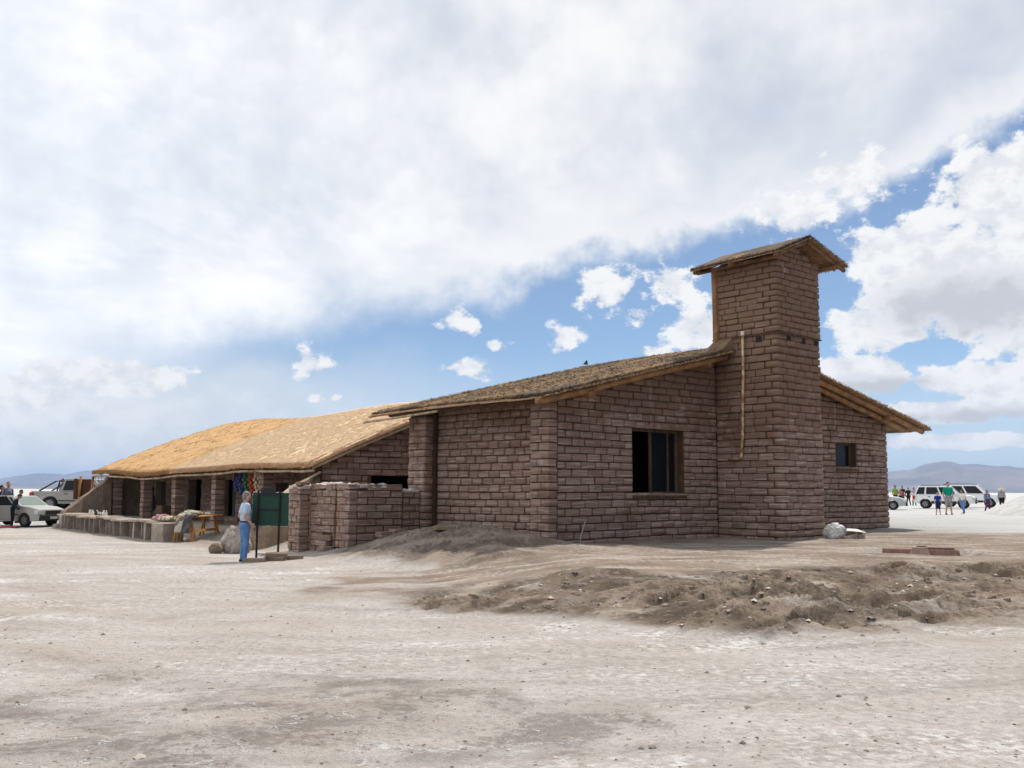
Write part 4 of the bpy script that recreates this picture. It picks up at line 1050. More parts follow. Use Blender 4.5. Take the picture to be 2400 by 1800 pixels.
STR = [m_stripe('wool_cream', [(.62, .57, .44), (.55, .5, .38), (.20, .17, .13)], 6), m_stripe('wool_olive', [(.42, .42, .26), (.62, .58, .42), (.25, .26, .17)], 7),
       m_stripe('wool_pink', [(.45, .22, .22), (.55, .36, .34), (.40, .16, .18)], 5), m_stripe('wool_dark', [(.05, .05, .06), (.12, .11, .11), (.05, .05, .055)], 6), m_stripe('wool_bright', [(.55, .08, .07), (.08, .20, .45), (.65, .55, .35), (.10, .30, .16)], 8)]
def folded(name, c, dims, mat, rot, label, cat, seed, group=None, sag=0.0):
    """a folded or crumpled piece of knitwear: layered rounded slab with rucks"""
    nx, ny = 18, 12; vs = []; fs = []
    for i in range(nx + 1):
        for j in range(ny + 1):
            u, v = i / nx * 2 - 1, j / ny * 2 - 1; e = (1 - abs(u) ** 4) * (1 - abs(v) ** 4)
            rk = float(pnoise(np.array([u * 2.2 + seed]), np.array([v * 1.6 - seed]), seed)[0])
            vs.append((u * dims[0] / 2 * (1 + .08 * rk), v * dims[1] / 2 * (1 + .08 * rk), dims[2] * (.30 + .7 * max(0, e) ** .5) * (1 + .55 * rk) - sag * max(0, u - .1) ** 1.5))
    k = len(vs); vs += [(p[0], p[1], min(0.0, p[2] - .01) if sag == 0 else p[2] - .03) for p in vs]
    for i in range(nx):
        for j in range(ny):
            q = (i * (ny + 1) + j, (i + 1) * (ny + 1) + j, (i + 1) * (ny + 1) + j + 1, i * (ny + 1) + j + 1); fs += [q, tuple(r_ + k for r_ in q[::-1])]
    for i in range(nx): fs += [(i * (ny + 1), i * (ny + 1) + k, (i + 1) * (ny + 1) + k, (i + 1) * (ny + 1)), (i * (ny + 1) + ny, (i + 1) * (ny + 1) + ny, (i + 1) * (ny + 1) + ny + k, i * (ny + 1) + ny + k)]
    for j in range(ny): fs += [(j, j + 1, j + 1 + k, j + k), (nx * (ny + 1) + j, nx * (ny + 1) + j + k, nx * (ny + 1) + j + 1 + k, nx * (ny + 1) + j + 1)]
    o = MB().raw(vs, fs).build(name, mat, None, loc=c, rot=(0, 0, rot), smooth=True); return tag(o, label, cat, group)
aa = TH + TANG
folded('sweater', on_table(.30, .02), (.55, .5, .09), STR[0], aa + .2, 'cream knitted sweater lowest in the heap on the pine table', 'sweater', 3)
folded('sweater', on_table(.45, -.05, .07), (.45, .38, .09), STR[1], aa - .3, 'olive and cream sweater on top of the heap on the pine table', 'sweater', 8)
folded('shawl', on_table(.72, .08, .03), (.55, .5, .12), STR[0], aa + .5, 'cream striped shawl beside the coloured hats on the pine table', 'shawl', 12)
folded('poncho', on_table(-.02, .02, .02), (.50, .36, .05), STR[0], aa + math.pi, 'cream poncho hanging over the end of the pine table', 'poncho', 15, sag=.62)
folded('poncho', on_table(-.10, -.24, .01), (.5, .30, .05), STR[3], aa + math.pi - .2, 'dark poncho hanging over the end of the pine table', 'poncho', 19, sag=.62)
folded('blanket', on_bench(.55, -.25), (.55, .45, .16), STR[2], TH + BANG, 'crumpled pink blanket on the near end of the slab bench', 'blanket', 23)
folded('blanket', on_bench(.1, -.28), (.45, .45, .13), STR[0], TH + BANG + .4, 'cream blanket between the pink blanket and the pine table', 'blanket', 27)
for i in range(9):
    x = .98 + .10 * i + random.uniform(-.03, .03); y = random.uniform(-.28, .26)
    m = MB(); m.lathe([(.068, 0), (.075, .02), (.07, .06), (.05, .095), (.02, .115), (.026, .13), (.012, .15)], 10)
    m.tube([(.066, 0, .03), (.078, 0, -.0), (.082, .01, .004)], [.018, .012, .006], 5)
    o = m.build('knitted_hat', STR[4], None, loc=on_table(x, y), rot=(0, 0, random.uniform(0, 6)), smooth=True)
    tag(o, 'bright striped knitted hat on the pine table', 'hat', 'knitted hats on the table')
# goods hung between the veranda pillars
HUNG = [((.06, .04, .14), 16.15, .85, 'purple knitted strings'), ((.03, .05, .16), 15.75, .95, 'blue knitted strings'), ((.02, .14, .05), 15.35, .90, 'green knitted strings'), ((.36, .06, .025), 14.95, .95, 'orange red knitted strings'), ((.46, .38, .27), 14.55, .95, 'cream gourd garland')]
for i, (c, w, ln, txt) in enumerate(HUNG):
    t = -.25; z1 = zw(t, w) - .10; m = MB(); m.tube([(0, 0, 0), (0, .01, -.18)], .008, 5)
    for k in range(26):
        q = k / 25; rr = .04 + .11 * math.sin(math.pi * min(1, q * 1.1)) ; an = k * 2.4
        m.ell((math.cos(an) * rr * .8, math.sin(an) * rr, -.16 - ln * .88 * q), (.055, .055, .06), 7, 5)
    col = simple('yarn_%d' % i, c, .95, .5, 22, col2=tuple(min(1, v * 1.3 + .02) for v in c))
    p = W(t, w); o = m.build('garland', col, None, loc=(p[0], p[1], z1), smooth=True)
    tag(o, 'bunch of ' + txt + ' hanging from the veranda eave', 'garland', 'garlands hanging from the eave')
o = MB().box((-.45, -.3, 0), (.45, .3, .62)).build('wooden_chest', M_DARKWOOD, None, loc=at(.1, 23.0), rot=(0, 0, TH), bevel=.02); tag(o, 'dark wooden chest between two veranda pillars', 'chest')
o = folded('red_bag', at(-3.5, 9.4), (.5, .35, .35), simple('red_cloth', (.45, .05, .05), .8), TH, 'red and black bag behind the eroded salt lump', 'bag', 31)

# green notice board seen from behind
def notice():
    x, y = -6.34, 24.6; E_ = empty('notice_board', (x, y, gz(x, y)), R(-2), 'dark green notice board on two black posts seen from behind', 'notice board'); z = E_.location.z
    gm = simple('green_paint', (.010, .042, .028), .6, .25, 5, col2=(.014, .055, .036))
    vs = []; n = 26; out = []
    for side, (x0, z0, x1, z1) in enumerate(((-.12, .80, .82, .81), (.82, .81, .80, 1.62), (.80, 1.62, -.10, 1.63), (-.10, 1.63, -.12, .80))):
        for k in range(n): q = k / n; out.append((x0 + (x1 - x0) * q + random.uniform(-.008, .008), z0 + (z1 - z0) * q + random.uniform(-.010, .010)))
    m = MB(); k = len(out); m.raw([(p[0], -.008, p[1]) for p in out] + [(p[0], .012, p[1]) for p in out], [tuple(range(k)), tuple(range(2 * k - 1, k - 1, -1))] + [(i, (i + 1) % k, (i + 1) % k + k, i + k) for i in range(k)])
    brd = m.build('board', gm, E_); brd.location.z = -z
    em = MB()
    for i in range(k): a_, b_ = out[i], out[(i + 1) % k]; em.tube([(a_[0], .004, a_[1]), (b_[0], .004, b_[1])], random.choice([.004, .006, .011]), 4)
    tag(em.build('chipped_edge', simple('chipped_paint', (.62, .66, .60), .8), brd), 'chipped pale paint along the board edge')
    for px in (.04, .58): 
        o = MB().tube([(px, -.03, -.12), (px, -.03, 1.72)], .028, 8).build('post', M_BLACKMETAL, E_)
    for zz in (1.18, 1.58): o = MB().box((.04, -.035, zz), (.58, -.012, zz + .04)).build('cross_bar', M_BLACKMETAL, E_); o.location.z = -z
    o = MB().box((.10, -.03, 1.56), (.47, .006, 1.74)).build('top_plate', simple('dark_sheet', (.018, .02, .026), .5), E_); o.location.z = -z
    MB().box((.04, -.04, .16), (.58, -.02, .18)).build('foot_bar', M_BLACKMETAL, E_)
notice()
def loose(name, c, dims, rot, label, cat, group=None, mat=None, tilt=0):
    o = slabmesh(MB(), (-dims[0] / 2, -dims[1] / 2, 0), (dims[0] / 2, dims[1] / 2, dims[2]), min(dims) * .12).build(name, mat or M_COB, None, loc=c, rot=(tilt, 0, rot), bevel=min(dims) * .12, seg=1); return tag(o, label, cat, group)
loose('mud_brick', atx(-6.22, 24.15, -.02), (.52, .28, .11), .05, 'flat mud brick under the foot of the green notice board', 'brick')
loose('mud_brick', atx(-5.80, 24.45, -.02), (.50, .26, .12), -.25, 'mud brick lying against the foot of the green board', 'brick')
loose('mud_brick', atx(-5.78, 24.48, .09), (.52, .24, .11), .18, 'mud brick propped on another beside the green board', 'brick', tilt=.12)
loose('mud_brick', atx(-5.42, 24.8, -.02), (.42, .26, .13), .3, 'broken mud brick between the green board and the low wall', 'brick')
loose('stone_slab', at(-1.75, 1.75, .0), (.62, .45, .10), TH - .5, 'flat stone slab lying on the mound', 'slab', mat=M_COB, tilt=-.05)
loose('salt_block', at(.15, 4.85, .0), (.36, .26, .20), TH, 'loose salt block at the foot of the hall pillar', 'block', mat=M_BLOCK)
for i, (t, w, z) in enumerate(((-2.52, 6.1, .0), (-2.50, 6.22, .14), (-2.48, 6.12, .28))): loose('salt_block', at(t, w, z), (.40, .26, .13), TH + .3 * i + 1.4, ('lowest', 'middle', 'topmost')[i] + ' salt block stacked in the gap of the low wall', 'block', mat=M_BLOCK)
for i, (t, w) in enumerate(((-.95, 5.0), (-1.35, 5.05))): loose('salt_block', at(t, w, -.01), (.45, .25, .16), TH + .2, ('salt block on the ground in front of the broken low wall', 'salt block leaning near the gap of the low wall')[i], 'block', mat=M_BLOCK)
# wire standing out of the ground by the gable
a = at(.85, -.22); o = MB().tube([(0, 0, -.05), (.03, 0, .2), (.10, .02, .42), (.14, .03, .58)], .010, 5).build('wire', simple('grey_wire', (.45, .43, .42), .5), None, loc=a); tag(o, 'thin grey wire sticking up beside the gable wall', 'wire')
# torn sack at the foot of the tower
def sack():
    p = at(8.75, -2.5); E_ = empty('torn_sack', (p[0], p[1], p[2] - .03), R(-15), 'torn white sack of rubbish slumped at the tower foot', 'sack')
    wm = simple('white_plastic', (.66, .66, .63), .55, .35, 4, bmp=.02, col2=(.45, .43, .38))
    bm = bmesh.new(); bmesh.ops.create_icosphere(bm, subdivisions=4, radius=1)
    co = np.array([v.co[:] for v in bm.verts]); n = fbm(co[:, 0] * 2 + 3, co[:, 1] * 2 + co[:, 2] * 1.7, 4, 71, .6)
    for v, k in zip(bm.verts, n): q = v.co * (1 + .38 * k); v.co = Vector((q.x * .30, q.y * .25, max(-.18, q.z * .27) + .20))
    me = bpy.data.meshes.new('bag'); bm.to_mesh(me); bm.free(); me.materials.append(wm); o = bpy.data.objects.new('bag', me); link(o, E_)
    for k, (x, y, rz) in enumerate(((.42, -.05, .2), (.68, .05, -.3))):
        m = MB(); w_, d_, h_ = .30, .28, .20; t_ = .012
        m.raw([(-w_ / 2, -d_ / 2, 0), (w_ / 2, -d_ / 2, 0), (w_ / 2, d_ / 2, 0), (-w_ / 2, d_ / 2, 0), (-w_ / 2 - .03, -d_ / 2, h_), (w_ / 2 + .04, -d_ / 2 - .03, h_ * .8), (w_ / 2, d_ / 2 + .03, h_), (-w_ / 2, d_ / 2, h_ * 1.1)], [(0, 3, 2, 1), (0, 1, 5, 4), (1, 2, 6, 5), (2, 3, 7, 6), (3, 0, 4, 7)])
        o = m.build('torn_carton', simple('carton', (.55, .48, .42), .8, .4, 6, col2=(.30, .17, .13)), E_, loc=(x, y, .0), rot=(.2, -.35, rz)); sm = o.modifiers.new('s', 'SOLIDIFY'); sm.thickness = .012
    MB().raw([(.30, -.22, .26), (.62, -.26, .24), (.60, .12, .30), (.34, .16, .31), (.84, .0, .20), (.82, .22, .22)], [(0, 1, 2, 3), (1, 4, 5, 2)]).build('flap', wm, E_).modifiers.new('s', 'SOLIDIFY').thickness = .01
sack()
# concrete drainage box in the pit
def drain():
    x, y = PIT; z = gz(x, y); E_ = empty('drainage_box', (x, y, z + .03), R(156), 'reddish concrete drainage box with a round pipe hole lying in a pit', 'drain box')
    cm = simple('red_concrete', (.20, .115, .092), .85, .3, 4, bmp=.01, col2=(.25, .165, .135)); cm2 = simple('pale_concrete', (.33, .225, .185), .85, .2, 4, bmp=.01)
    MB().box((-1.9, -.22, 0), (-.2, .22, .268)).build('channel', cm, E_, bevel=.02, seg=1)
    MB().box((.1, -.24, 0), (1.78, .24, .262)).build('channel', cm, E_, bevel=.02, seg=1)
    # trapezoid middle block
    MB().hexa([(-.75, -.34, 0), (.62, -.34, 0), (.62, .34, 0), (-.75, .34, 0), (-.42, -.28, .31), (.28, -.28, .31), (.28, .28, .31), (-.42, .28, .31)]).build('chamber', cm2, E_, bevel=.015, seg=1)
    MB().box((-1.75, -.30, .273), (.1, .18, .31)).build('cover_slab', cm, E_, bevel=.01, seg=1)
    m = MB(); n = 20
    pi_ = MB().lathe([(.085, 0), (.115, 0), (.115, .10), (.085, .10)], n, Matrix.Translation((-1.9, 0, .14)) @ Matrix.Rotation(R(-90), 4, 'Y'), cap=False); pi_.build('pipe_mouth', cm, E_)
    MB().lathe([(.0, 0), (.086, 0)], n, Matrix.Translation((-1.906, 0, .14)) @ Matrix.Rotation(R(-90), 4, 'Y'), cap=False).build('pipe_hole', MATS['hole_shade'], E_)  # flat dark disc, shade inside the pipe painted as colour
drain(); bpy.data.objects['drainage_box'].scale = (.42, .9, 1.0)
# brown board on posts behind the far buttress
def brown_board():
    p = (-19.72, 45.6); E_ = empty('brown_board', atx(*p), R(12), 'brown wooden board on two log posts behind the far buttress', 'board'); z = E_.location.z
    bmw = m_wood('red_brown_board', (.14, .055, .03), (.075, .03, .02)); 
    for i in range(5): MB().box((-.36 + i * .144, -.02, 1.22), (-.22 + i * .144, .04, 2.14)).build('plank', bmw, E_).location.z = -z
    MB().box((-.47, -.05, 1.22), (-.37, .25, 2.17)).build('side_plank', bmw, E_).location.z = -z
    for x in (-.17, .36): MB().tube([(x - .08, -.09, -.15), (x, -.085, 2.28 - z)], .06, 8).build('post', M_LOG, E_, smooth=True)
brown_board()

# salt heap on the right
def salt_heap():
    bm_v = []; n = 60; c = (31.6, 52.5)
    for i in range(n + 1):
        for j in range(n + 1):
            u = i / n * 2 - 1; v = j / n * 2 - 1; bm_v.append((u, v))
    uv = np.array(bm_v); rad = np.hypot(uv[:, 0], uv[:, 1]); x = uv[:, 0] * 6.2; y = uv[:, 1] * 6.0
    h = 2.5 * np.clip(1 - rad, 0, 1) ** .92 * (1 + .16 * fbm(uv[:, 0] * 3, uv[:, 1] * 3, 5, 81, .55)) + .10 * fbm(uv[:, 0] * 9, uv[:, 1] * 9, 4, 83, .6) * np.clip(1.1 - rad, 0, 1) - .12 * sst(rad, .9, 1.05)
    i, j = np.meshgrid(np.arange(n), np.arange(n), indexing='ij'); f = np.stack([i * (n + 1) + j, (i + 1) * (n + 1) + j, (i + 1) * (n + 1) + j + 1, i * (n + 1) + j + 1], -1).reshape(-1, 4)
    o = np_mesh('salt_heap', np.stack([x, y, h], -1), f, m_mud('loose_salt', (.50, .49, .475), (.40, .388, .37))); o.location = atx(c[0], c[1], .02); tag(o, 'big heap of loose white salt beside the walking people', 'salt heap')
salt_heap()
# pebbles and clods
def pebbles():
    n = 7000; r = 4.6 * np.exp(RNG.uniform(0, 1, n) ** 1.0 * math.log(9)); a = np.radians(RNG.uniform(-31, 31, n)); x = np.sin(a) * r; y = np.cos(a) * r
    t = (x - P0[0]) * GX + (y - P0[1]) * GY; w = -(x - P0[0]) * GY + (y - P0[1]) * GX
    ok = ~((t > -.3) & (t < 17) & (w > -.2)) ; x, y = x[ok], y[ok]; z, rg, md = terrain(x, y); s = RNG.gamma(1.2, .0042, len(x)) * (1 + 2.5 * rg + 1.5 * np.clip(md * 2, 0, 1)) + .003; s = np.minimum(s, .085)
    base = np.array([(1, 0, 0), (-1, 0, 0), (0, 1, 0), (0, -1, 0), (0, 0, .7), (.7, .7, .3), (-.7, .6, .25), (-.6, -.7, .3), (.7, -.6, .25)], float)
    fc = np.array([(4, 0, 5), (4, 5, 2), (4, 2, 6), (4, 6, 1), (4, 1, 7), (4, 7, 3), (4, 3, 8), (4, 8, 0)])
    V = base[None] * s[:, None, None] * RNG.uniform(.6, 1.3, (len(x), 9, 3)) + np.stack([x, y, z], -1)[:, None, :]
    F_ = fc[None] + (np.arange(len(x)) * 9)[:, None, None]
    m, nn, b = newmat('pebble'); rr_ = nn.new('ShaderNodeNewGeometry').outputs['Random Per Island']; nn.put(b.inputs['Base Color'], nn.ramp(rr_, [(0, (.10, .08, .065)), (.55, (.22, .18, .145)), (.85, (.38, .33, .28)), (1, (.40, .365, .325))])); b.inputs['Roughness'].default_value = .95
    tag(np_mesh('pebbles', V.reshape(-1, 3), F_.reshape(-1, 3), m, None, False), 'scattered pebbles and clods on the salt crusted ground', 'pebbles', kind='stuff')
pebbles()

# crust plates and clods broken out of the bank and the mound
def clods():
    n = 1500; x = RNG.uniform(-2.5, 11, n); y = RNG.uniform(10.5, 25, n); z, rg, md = terrain(x, y)
    t = (x - P0[0]) * GX + (y - P0[1]) * GY; w = -(x - P0[0]) * GY + (y - P0[1]) * GX
    ok = ((rg > RNG.uniform(.25, 1, n)) | (md > RNG.uniform(.08, .8, n))) & ~((t > -.2) & (w > -.3)); x, y, z = x[ok], y[ok], z[ok]; k = len(x)
    s = np.minimum(.02 + RNG.gamma(1.2, .028, k), .13); V = []; F_ = []; m = 9
    for i in range(k):
        an = np.sort(RNG.uniform(0, 2 * np.pi, m)); r = s[i] * RNG.uniform(.55, 1.1, m); th = s[i] * RNG.uniform(.25, .7)
        tx, ty = RNG.normal(0, .14), RNG.normal(-.08, .14); cx, cy = np.cos(an) * r, np.sin(an) * r * .7
        top = np.stack([cx * .85 + x[i], cy * .85 + y[i], z[i] + th * .6 + cx * tx + cy * ty + RNG.normal(0, th * .12, m)], -1); bot = np.stack([cx + x[i], cy + y[i], np.full(m, z[i] - s[i] * .5)], -1); b = len(V) * 0 + i * (2 * m + 1)
        V += list(top) + list(bot) + [(x[i], y[i], z[i] + th * .65)]
        for j in range(m): q = (j + 1) % m; F_ += [(b + j, b + q, b + 2 * m), (b + j, b + m + j, b + m + q), (b + j, b + m + q, b + q)]
    o = fix_normals(np_mesh('clods', np.array(V), np.array(F_), m_mud('clod_soil', (.30, .245, .19), (.15, .115, .085)), None, False)); tag(o, 'broken crust clods on the dug bank and mound', 'clods', kind='stuff')
clods()
# ------------------------------------------------------------------ people
def cloth(name, col, col2=None, sc=9): return simple('cloth_' + name, col, .9, .22, sc, spec=.15, col2=col2, bmp=.004)
SKIN = simple('skin_tan', (.38, .20, .13), .6, .15, 6); SKIN2 = simple('skin_light', (.50, .30, .22), .6, .15, 6); HAIRD = simple('hair_dark', (.02, .015, .012), .6, .3, 30); HAIRG = simple('hair_grey', (.24, .22, .21), .7, .4, 30)
EYE_M = simple('eye_dark', (.02, .015, .015), .3); LIP = simple('lip', (.30, .12, .10), .5)
def person(name, label, loc, rz, h, mats, pose=None, voxel=.016, shorts=False, sleeves='short', hairlen=0, group=None, cat='person', skirt=False, fat=1.0):
    """loc: feet; rz: heading, the person looks along local +y"""
    P = dict(hipL=(-.09, 0, .92), hipR=(.09, 0, .92), kneeL=(-.10, .015, .50), kneeR=(.10, .015, .50), ankL=(-.105, -.015, .09), ankR=(.105, -.015, .09),
             shL=(-.185, 0, 1.41), shR=(.185, 0, 1.41), elL=(-.245, -.02, 1.14), elR=(.245, -.02, 1.14), wrL=(-.235, .06, .90), wrR=(.235, .06, .90), bend=0.0, head=0.0, nod=0.0, toeL=0.0, toeR=0.0)
    P.update(pose or {})
    be = P['bend']; cb, sb = math.cos(be), math.sin(be)
    def up(p):
        x, y, z = p; zz = z - .95; return Vector((x, y * cb + zz * sb, .95 + zz * cb - y * sb))
    hm = Matrix.Translation((0, .01, 1.55)) @ Matrix.Rotation(P['head'], 4, 'Z') @ Matrix.Rotation(-P['nod'], 4, 'X') @ Matrix.Translation((0, -.01, -1.55))
    def hd(p): return up(tuple(hm @ Vector(p)))
    prims = []                                   # (kind, a, ra, b, rb, region)
    cap = lambda a, ra, b, rb, r: prims.append(('c', Vector(a), ra, Vector(b), rb, r))
    ell = lambda c, r, reg: prims.append(('e', Vector(c), Vector(r), None, None, reg))
    f = fat
    ell((0, 0, .95), (.165 * f, .118 * f, .13), 'pants'); ell(up((0, .005, 1.10)), (.158 * f, .115 * f, .16), 'shirt'); ell(up((0, 0, 1.29)), (.185 * f, .122 * f, .19), 'shirt'); cap(up((-.15, 0, 1.415)), .066, up((.15, 0, 1.415)), .066, 'shirt')
    ell((0, 0, 1.005), (.160 * f, .117 * f, .03), 'belt')
    cap(up((0, 0, 1.44)), .058, hd((0, .012, 1.54)), .052, 'skin')
    ell(hd((0, .02, 1.635)), (.074, .093, .112), 'skin'); ell(hd((0, .052, 1.577)), (.052, .056, .048), 'skin'); cap(hd((0, .108, 1.645)), .011, hd((0, .124, 1.612)), .015, 'skin')
    for s in (-1, 1): ell(hd((s * .077, .012, 1.625)), (.013, .021, .031), 'skin'); ell(hd((s * .030, .101, 1.648)), (.013, .011, .009), 'eye')
    ell(hd((0, .106, 1.577)), (.022, .008, .006), 'lip'); ell(hd((0, -.006, 1.672)), (.081, .097, .098), 'hair'); ell(hd((0, -.045, 1.62)), (.074, .06, .09), 'hair')
    if hairlen: cap(hd((0, -.07, 1.62)), .062, up((0, -.115, 1.62 - hairlen)), .045, 'hair')
    for s, q in ((-1, 'L'), (1, 'R')):
        k_, an = P['knee' + q], P['ank' + q]; kn = Vector(k_); av = Vector(an)
        if shorts:
            mid = Vector(P['hip' + q]).lerp(kn, .92); cap(P['hip' + q], .102 * f, mid, .092, 'pants'); cap(P['hip' + q], .08, k_, .058, 'skin'); cap(k_, .056, kn.lerp(av, .35), .056, 'skin'); cap(kn.lerp(av, .35), .056, an, .036, 'skin')
        else:
            cap(P['hip' + q], .102 * f, k_, .073, 'pants'); cap(k_, .072, an, .056, 'pants')
        tr = P['toe' + q]; dx, dy = math.sin(tr), math.cos(tr)
        cap((an[0] - dx * .035, an[1] - dy * .035, an[2] - .045), .043, (an[0] + dx * .135, an[1] + dy * .135, an[2] - .055), .036, 'shoe')
        sh, el_, wr = up(P['sh' + q]), up(P['el' + q]) if not P.get('abs') else Vector(P['el' + q]), up(P['wr' + q]) if not P.get('abs') else Vector(P['wr' + q])
        if sleeves == 'long': cap(sh, .064, el_, .054, 'shirt'); cap(el_, .054, sh.lerp(el_, 1).lerp(wr, .93), .043, 'shirt')
        else: cap(sh, .066, sh.lerp(el_, .62), .064, 'shirt'); cap(sh, .05, el_, .043, 'skin'); cap(el_, .044, wr, .031, 'skin')
        d = (wr - el_).normalized(); side = Vector((0, 1, 0)) if abs(d.y) < .8 else Vector((0, 0, 1)); u = (side - d * side.dot(d)).normalized(); n_ = d.cross(u)
        pc = wr + d * .05; cap(wr, .030, wr + d * .075 + u * .018, .020, 'skin'); cap(wr + d * .02, .026, wr + d * .075 - u * .02, .020, 'skin')
        inn = -n_ * s
        for kf, (o_, ln) in enumerate(((.030, .066), (.010, .076), (-.010, .070), (-.030, .055))):
            a_ = wr + d * .080 + u * o_; m_ = a_ + d * ln * .5 + inn * .006; e_ = a_ + d * ln * .88 + inn * .026
            cap(a_, .0095, m_, .0090, 'skin'); cap(m_, .0090, e_, .0080, 'skin')
        a_ = wr + d * .022 + u * .030; cap(a_, .0115, a_ + d * .035 + u * .026, .010, 'skin'); cap(a_ + d * .035 + u * .026, .010, a_ + d * .062 + u * .028 + inn * .012, .009, 'skin')
    if skirt: cap((0, 0, .95), .17 * f, (0, 0, .52), .24 * f, 'pants')
    mb = MB()
    for (k, a_, ra, b_, rb, rg) in prims:
        if k == 'e': mb.ell(a_, ra, 14, 10)
        else:
            dd = (b_ - a_); L_ = max(dd.length, 1e-5); dd = dd / L_; pts = []; rd = []
            for q in (-1, -.8, -.45, 0): pts.append(a_ + dd * q * ra); rd.append(max(.0005, ra * math.sqrt(max(0, 1 - q * q))))
            for q in (0, .45, .8, 1): pts.append(b_ + dd * q * rb + dd * 1e-5); rd.append(max(.0005, rb * math.sqrt(max(0, 1 - q * q))))
            mb.tube(pts, rd, 10)
    me = bpy.data.meshes.new('tmp'); me.from_pydata(mb.v, [], mb.f); tmp = bpy.data.objects.new('tmp', me); COL.objects.link(tmp)
    rm = tmp.modifiers.new('r', 'REMESH'); rm.mode = 'VOXEL'; rm.voxel_size = voxel * 1.75 / h; rm.use_smooth_shade = True
    sm = tmp.modifiers.new('s', 'SMOOTH'); sm.factor = .5; sm.iterations = 2
    dg = bpy.context.evaluated_depsgraph_get(); dg.update(); ev = tmp.evaluated_get(dg); me2 = bpy.data.meshes.new_from_object(ev, depsgraph=dg)
    bpy.data.objects.remove(tmp); bpy.data.meshes.remove(me)
    nP = len(me2.polygons); c = np.zeros(nP * 3, np.float32); me2.polygons.foreach_get('center', c); c = c.reshape(-1, 3)
    regs = ['skin', 'shirt', 'pants', 'shoe', 'hair', 'belt', 'eye', 'lip']; best = np.full(nP, 9e9); reg = np.zeros(nP, np.int32)
    for (k, a_, ra, b_, rb, rg) in prims:
        if k == 'e': q = (c - np.array(a_)) / np.array(ra); ln = np.linalg.norm(q, axis=1); d = (ln - 1) * min(ra)
        else:
            A_, B_ = np.array(a_), np.array(b_); ab = B_ - A_; t_ = np.clip(((c - A_) @ ab) / max(ab @ ab, 1e-9), 0, 1); d = np.linalg.norm(c - A_ - t_[:, None] * ab, axis=1) - (ra + (rb - ra) * t_)
        if rg in ('eye', 'lip'): d = d - .006
        if rg == 'belt': d = d - .004
        if rg == 'hair': d = d + .004
        m_ = d < best; best[m_] = d[m_]; reg[m_] = regs.index(rg)
    me2.materials.clear()
    dflt = dict(skin=SKIN, hair=HAIRD, eye=EYE_M, lip=LIP, shoe=simple('shoe_dark', (.03, .03, .035), .6)); dflt.update(mats); dflt.setdefault('belt', dflt['pants'])
    for r_ in regs: me2.materials.append(dflt[r_])
    me2.polygons.foreach_set('material_index', reg); me2.polygons.foreach_set('use_smooth', np.ones(nP, bool)); me2.name = name
    o = bpy.data.objects.new(name, me2); link(o); s = h / 1.75; o.scale = (s, s, s); o.location = loc; o.rotation_euler = (0, 0, rz)
    tag(o, label, cat, group); return o
def jeans(): return cloth('jeans', (.075, .16, .33), (.13, .25, .45), 5)
WALK = dict(kneeL=(-.10, .10, .52), ankL=(-.10, .06, .12), kneeR=(.10, -.02, .50), ankR=(.10, -.18, .11))
x, y = -6.55, 24.35
man = person('person', 'grey haired man in pale blue t-shirt and blue jeans reading the green board', atx(x, y, -.015), R(-58), 1.72,
    dict(shirt=cloth('pale_blue', (.36, .46, .60), (.44, .54, .67)), pants=jeans(), skin=SKIN2, hair=HAIRG, belt=cloth('belt', (.02, .014, .012)), shoe=cloth('navy_shoe', (.03, .04, .14))),
    dict(elL=(-.25, -.06, 1.14), wrL=(-.20, .06, .97), elR=(.24, -.08, 1.15), wrR=(.19, .10, .96), nod=.15, head=.1, toeL=-.15, toeR=.2), voxel=.0085, fat=1.08)
DN = cloth('dark_navy', (.02, .025, .04)); BK = cloth('black', (.014, .014, .017)); WH = cloth('white', (.66, .66, .65)); GN = cloth('green_tee', (.005, .27, .17)); RD = cloth('red', (.55, .03, .03)); PL = cloth('plaid', (.10, .11, .15), (.26, .26, .29), 28); BL = cloth('royal_blue', (.02, .035, .22)); PT = cloth('patterned', (.10, .10, .12), (.50, .48, .46), 26); PR = cloth('plum', (.10, .035, .09))
p = W(.45, 25.9); person('person', 'person with pale hair in dark jacket standing under the veranda', (p[0], p[1], gz(p[0], p[1])), R(100), 1.68, dict(shirt=BK, pants=cloth('slate', (.07, .08, .16)), hair=cloth('headscarf', (.42, .42, .44))), sleeves='long', skirt=True)
# by the pale sedan
person('person', 'man in plaid jacket and jeans standing behind the pale sedan', atx(-22.95, 45.0, .16), R(-120), 1.80, dict(shirt=PL, pants=jeans(), hair=simple('hair_brown', (.06, .035, .025), .7)), dict(head=-.3), sleeves='long')
person('person', 'person in black coat half hidden behind the man in plaid', atx(-23.55, 45.6, .1), R(-60), 1.68, dict(shirt=BK, pants=BK), sleeves='long')
person('person', 'dark haired child in grey top leaning over the pale sedan', atx(-22.45, 45.0, .1), R(-95), 1.52, dict(shirt=cloth('grey_top', (.09, .085, .095)), pants=DN), dict(bend=.15, nod=.3), sleeves='long')
person('person', 'young person in dark jacket bending by the open sedan door', atx(-21.45, 42.55, .0), R(-70), 1.48, dict(shirt=DN, pants=BK), dict(bend=.38, nod=.35, wrL=(-.2, .30, 1.0), wrR=(.2, .3, 1.0)), sleeves='long')
person('person', 'person in bright red jacket beside the pale sedan', atx(-22.15, 42.3, .0), R(-80), 1.34, dict(shirt=RD, pants=DN), dict(bend=.25), sleeves='long', fat=1.25)
person('person', 'dark haired person standing behind the silver pickup', atx(-25.3, 55.6, .0), R(150), 1.66, dict(shirt=PL, pants=DN))
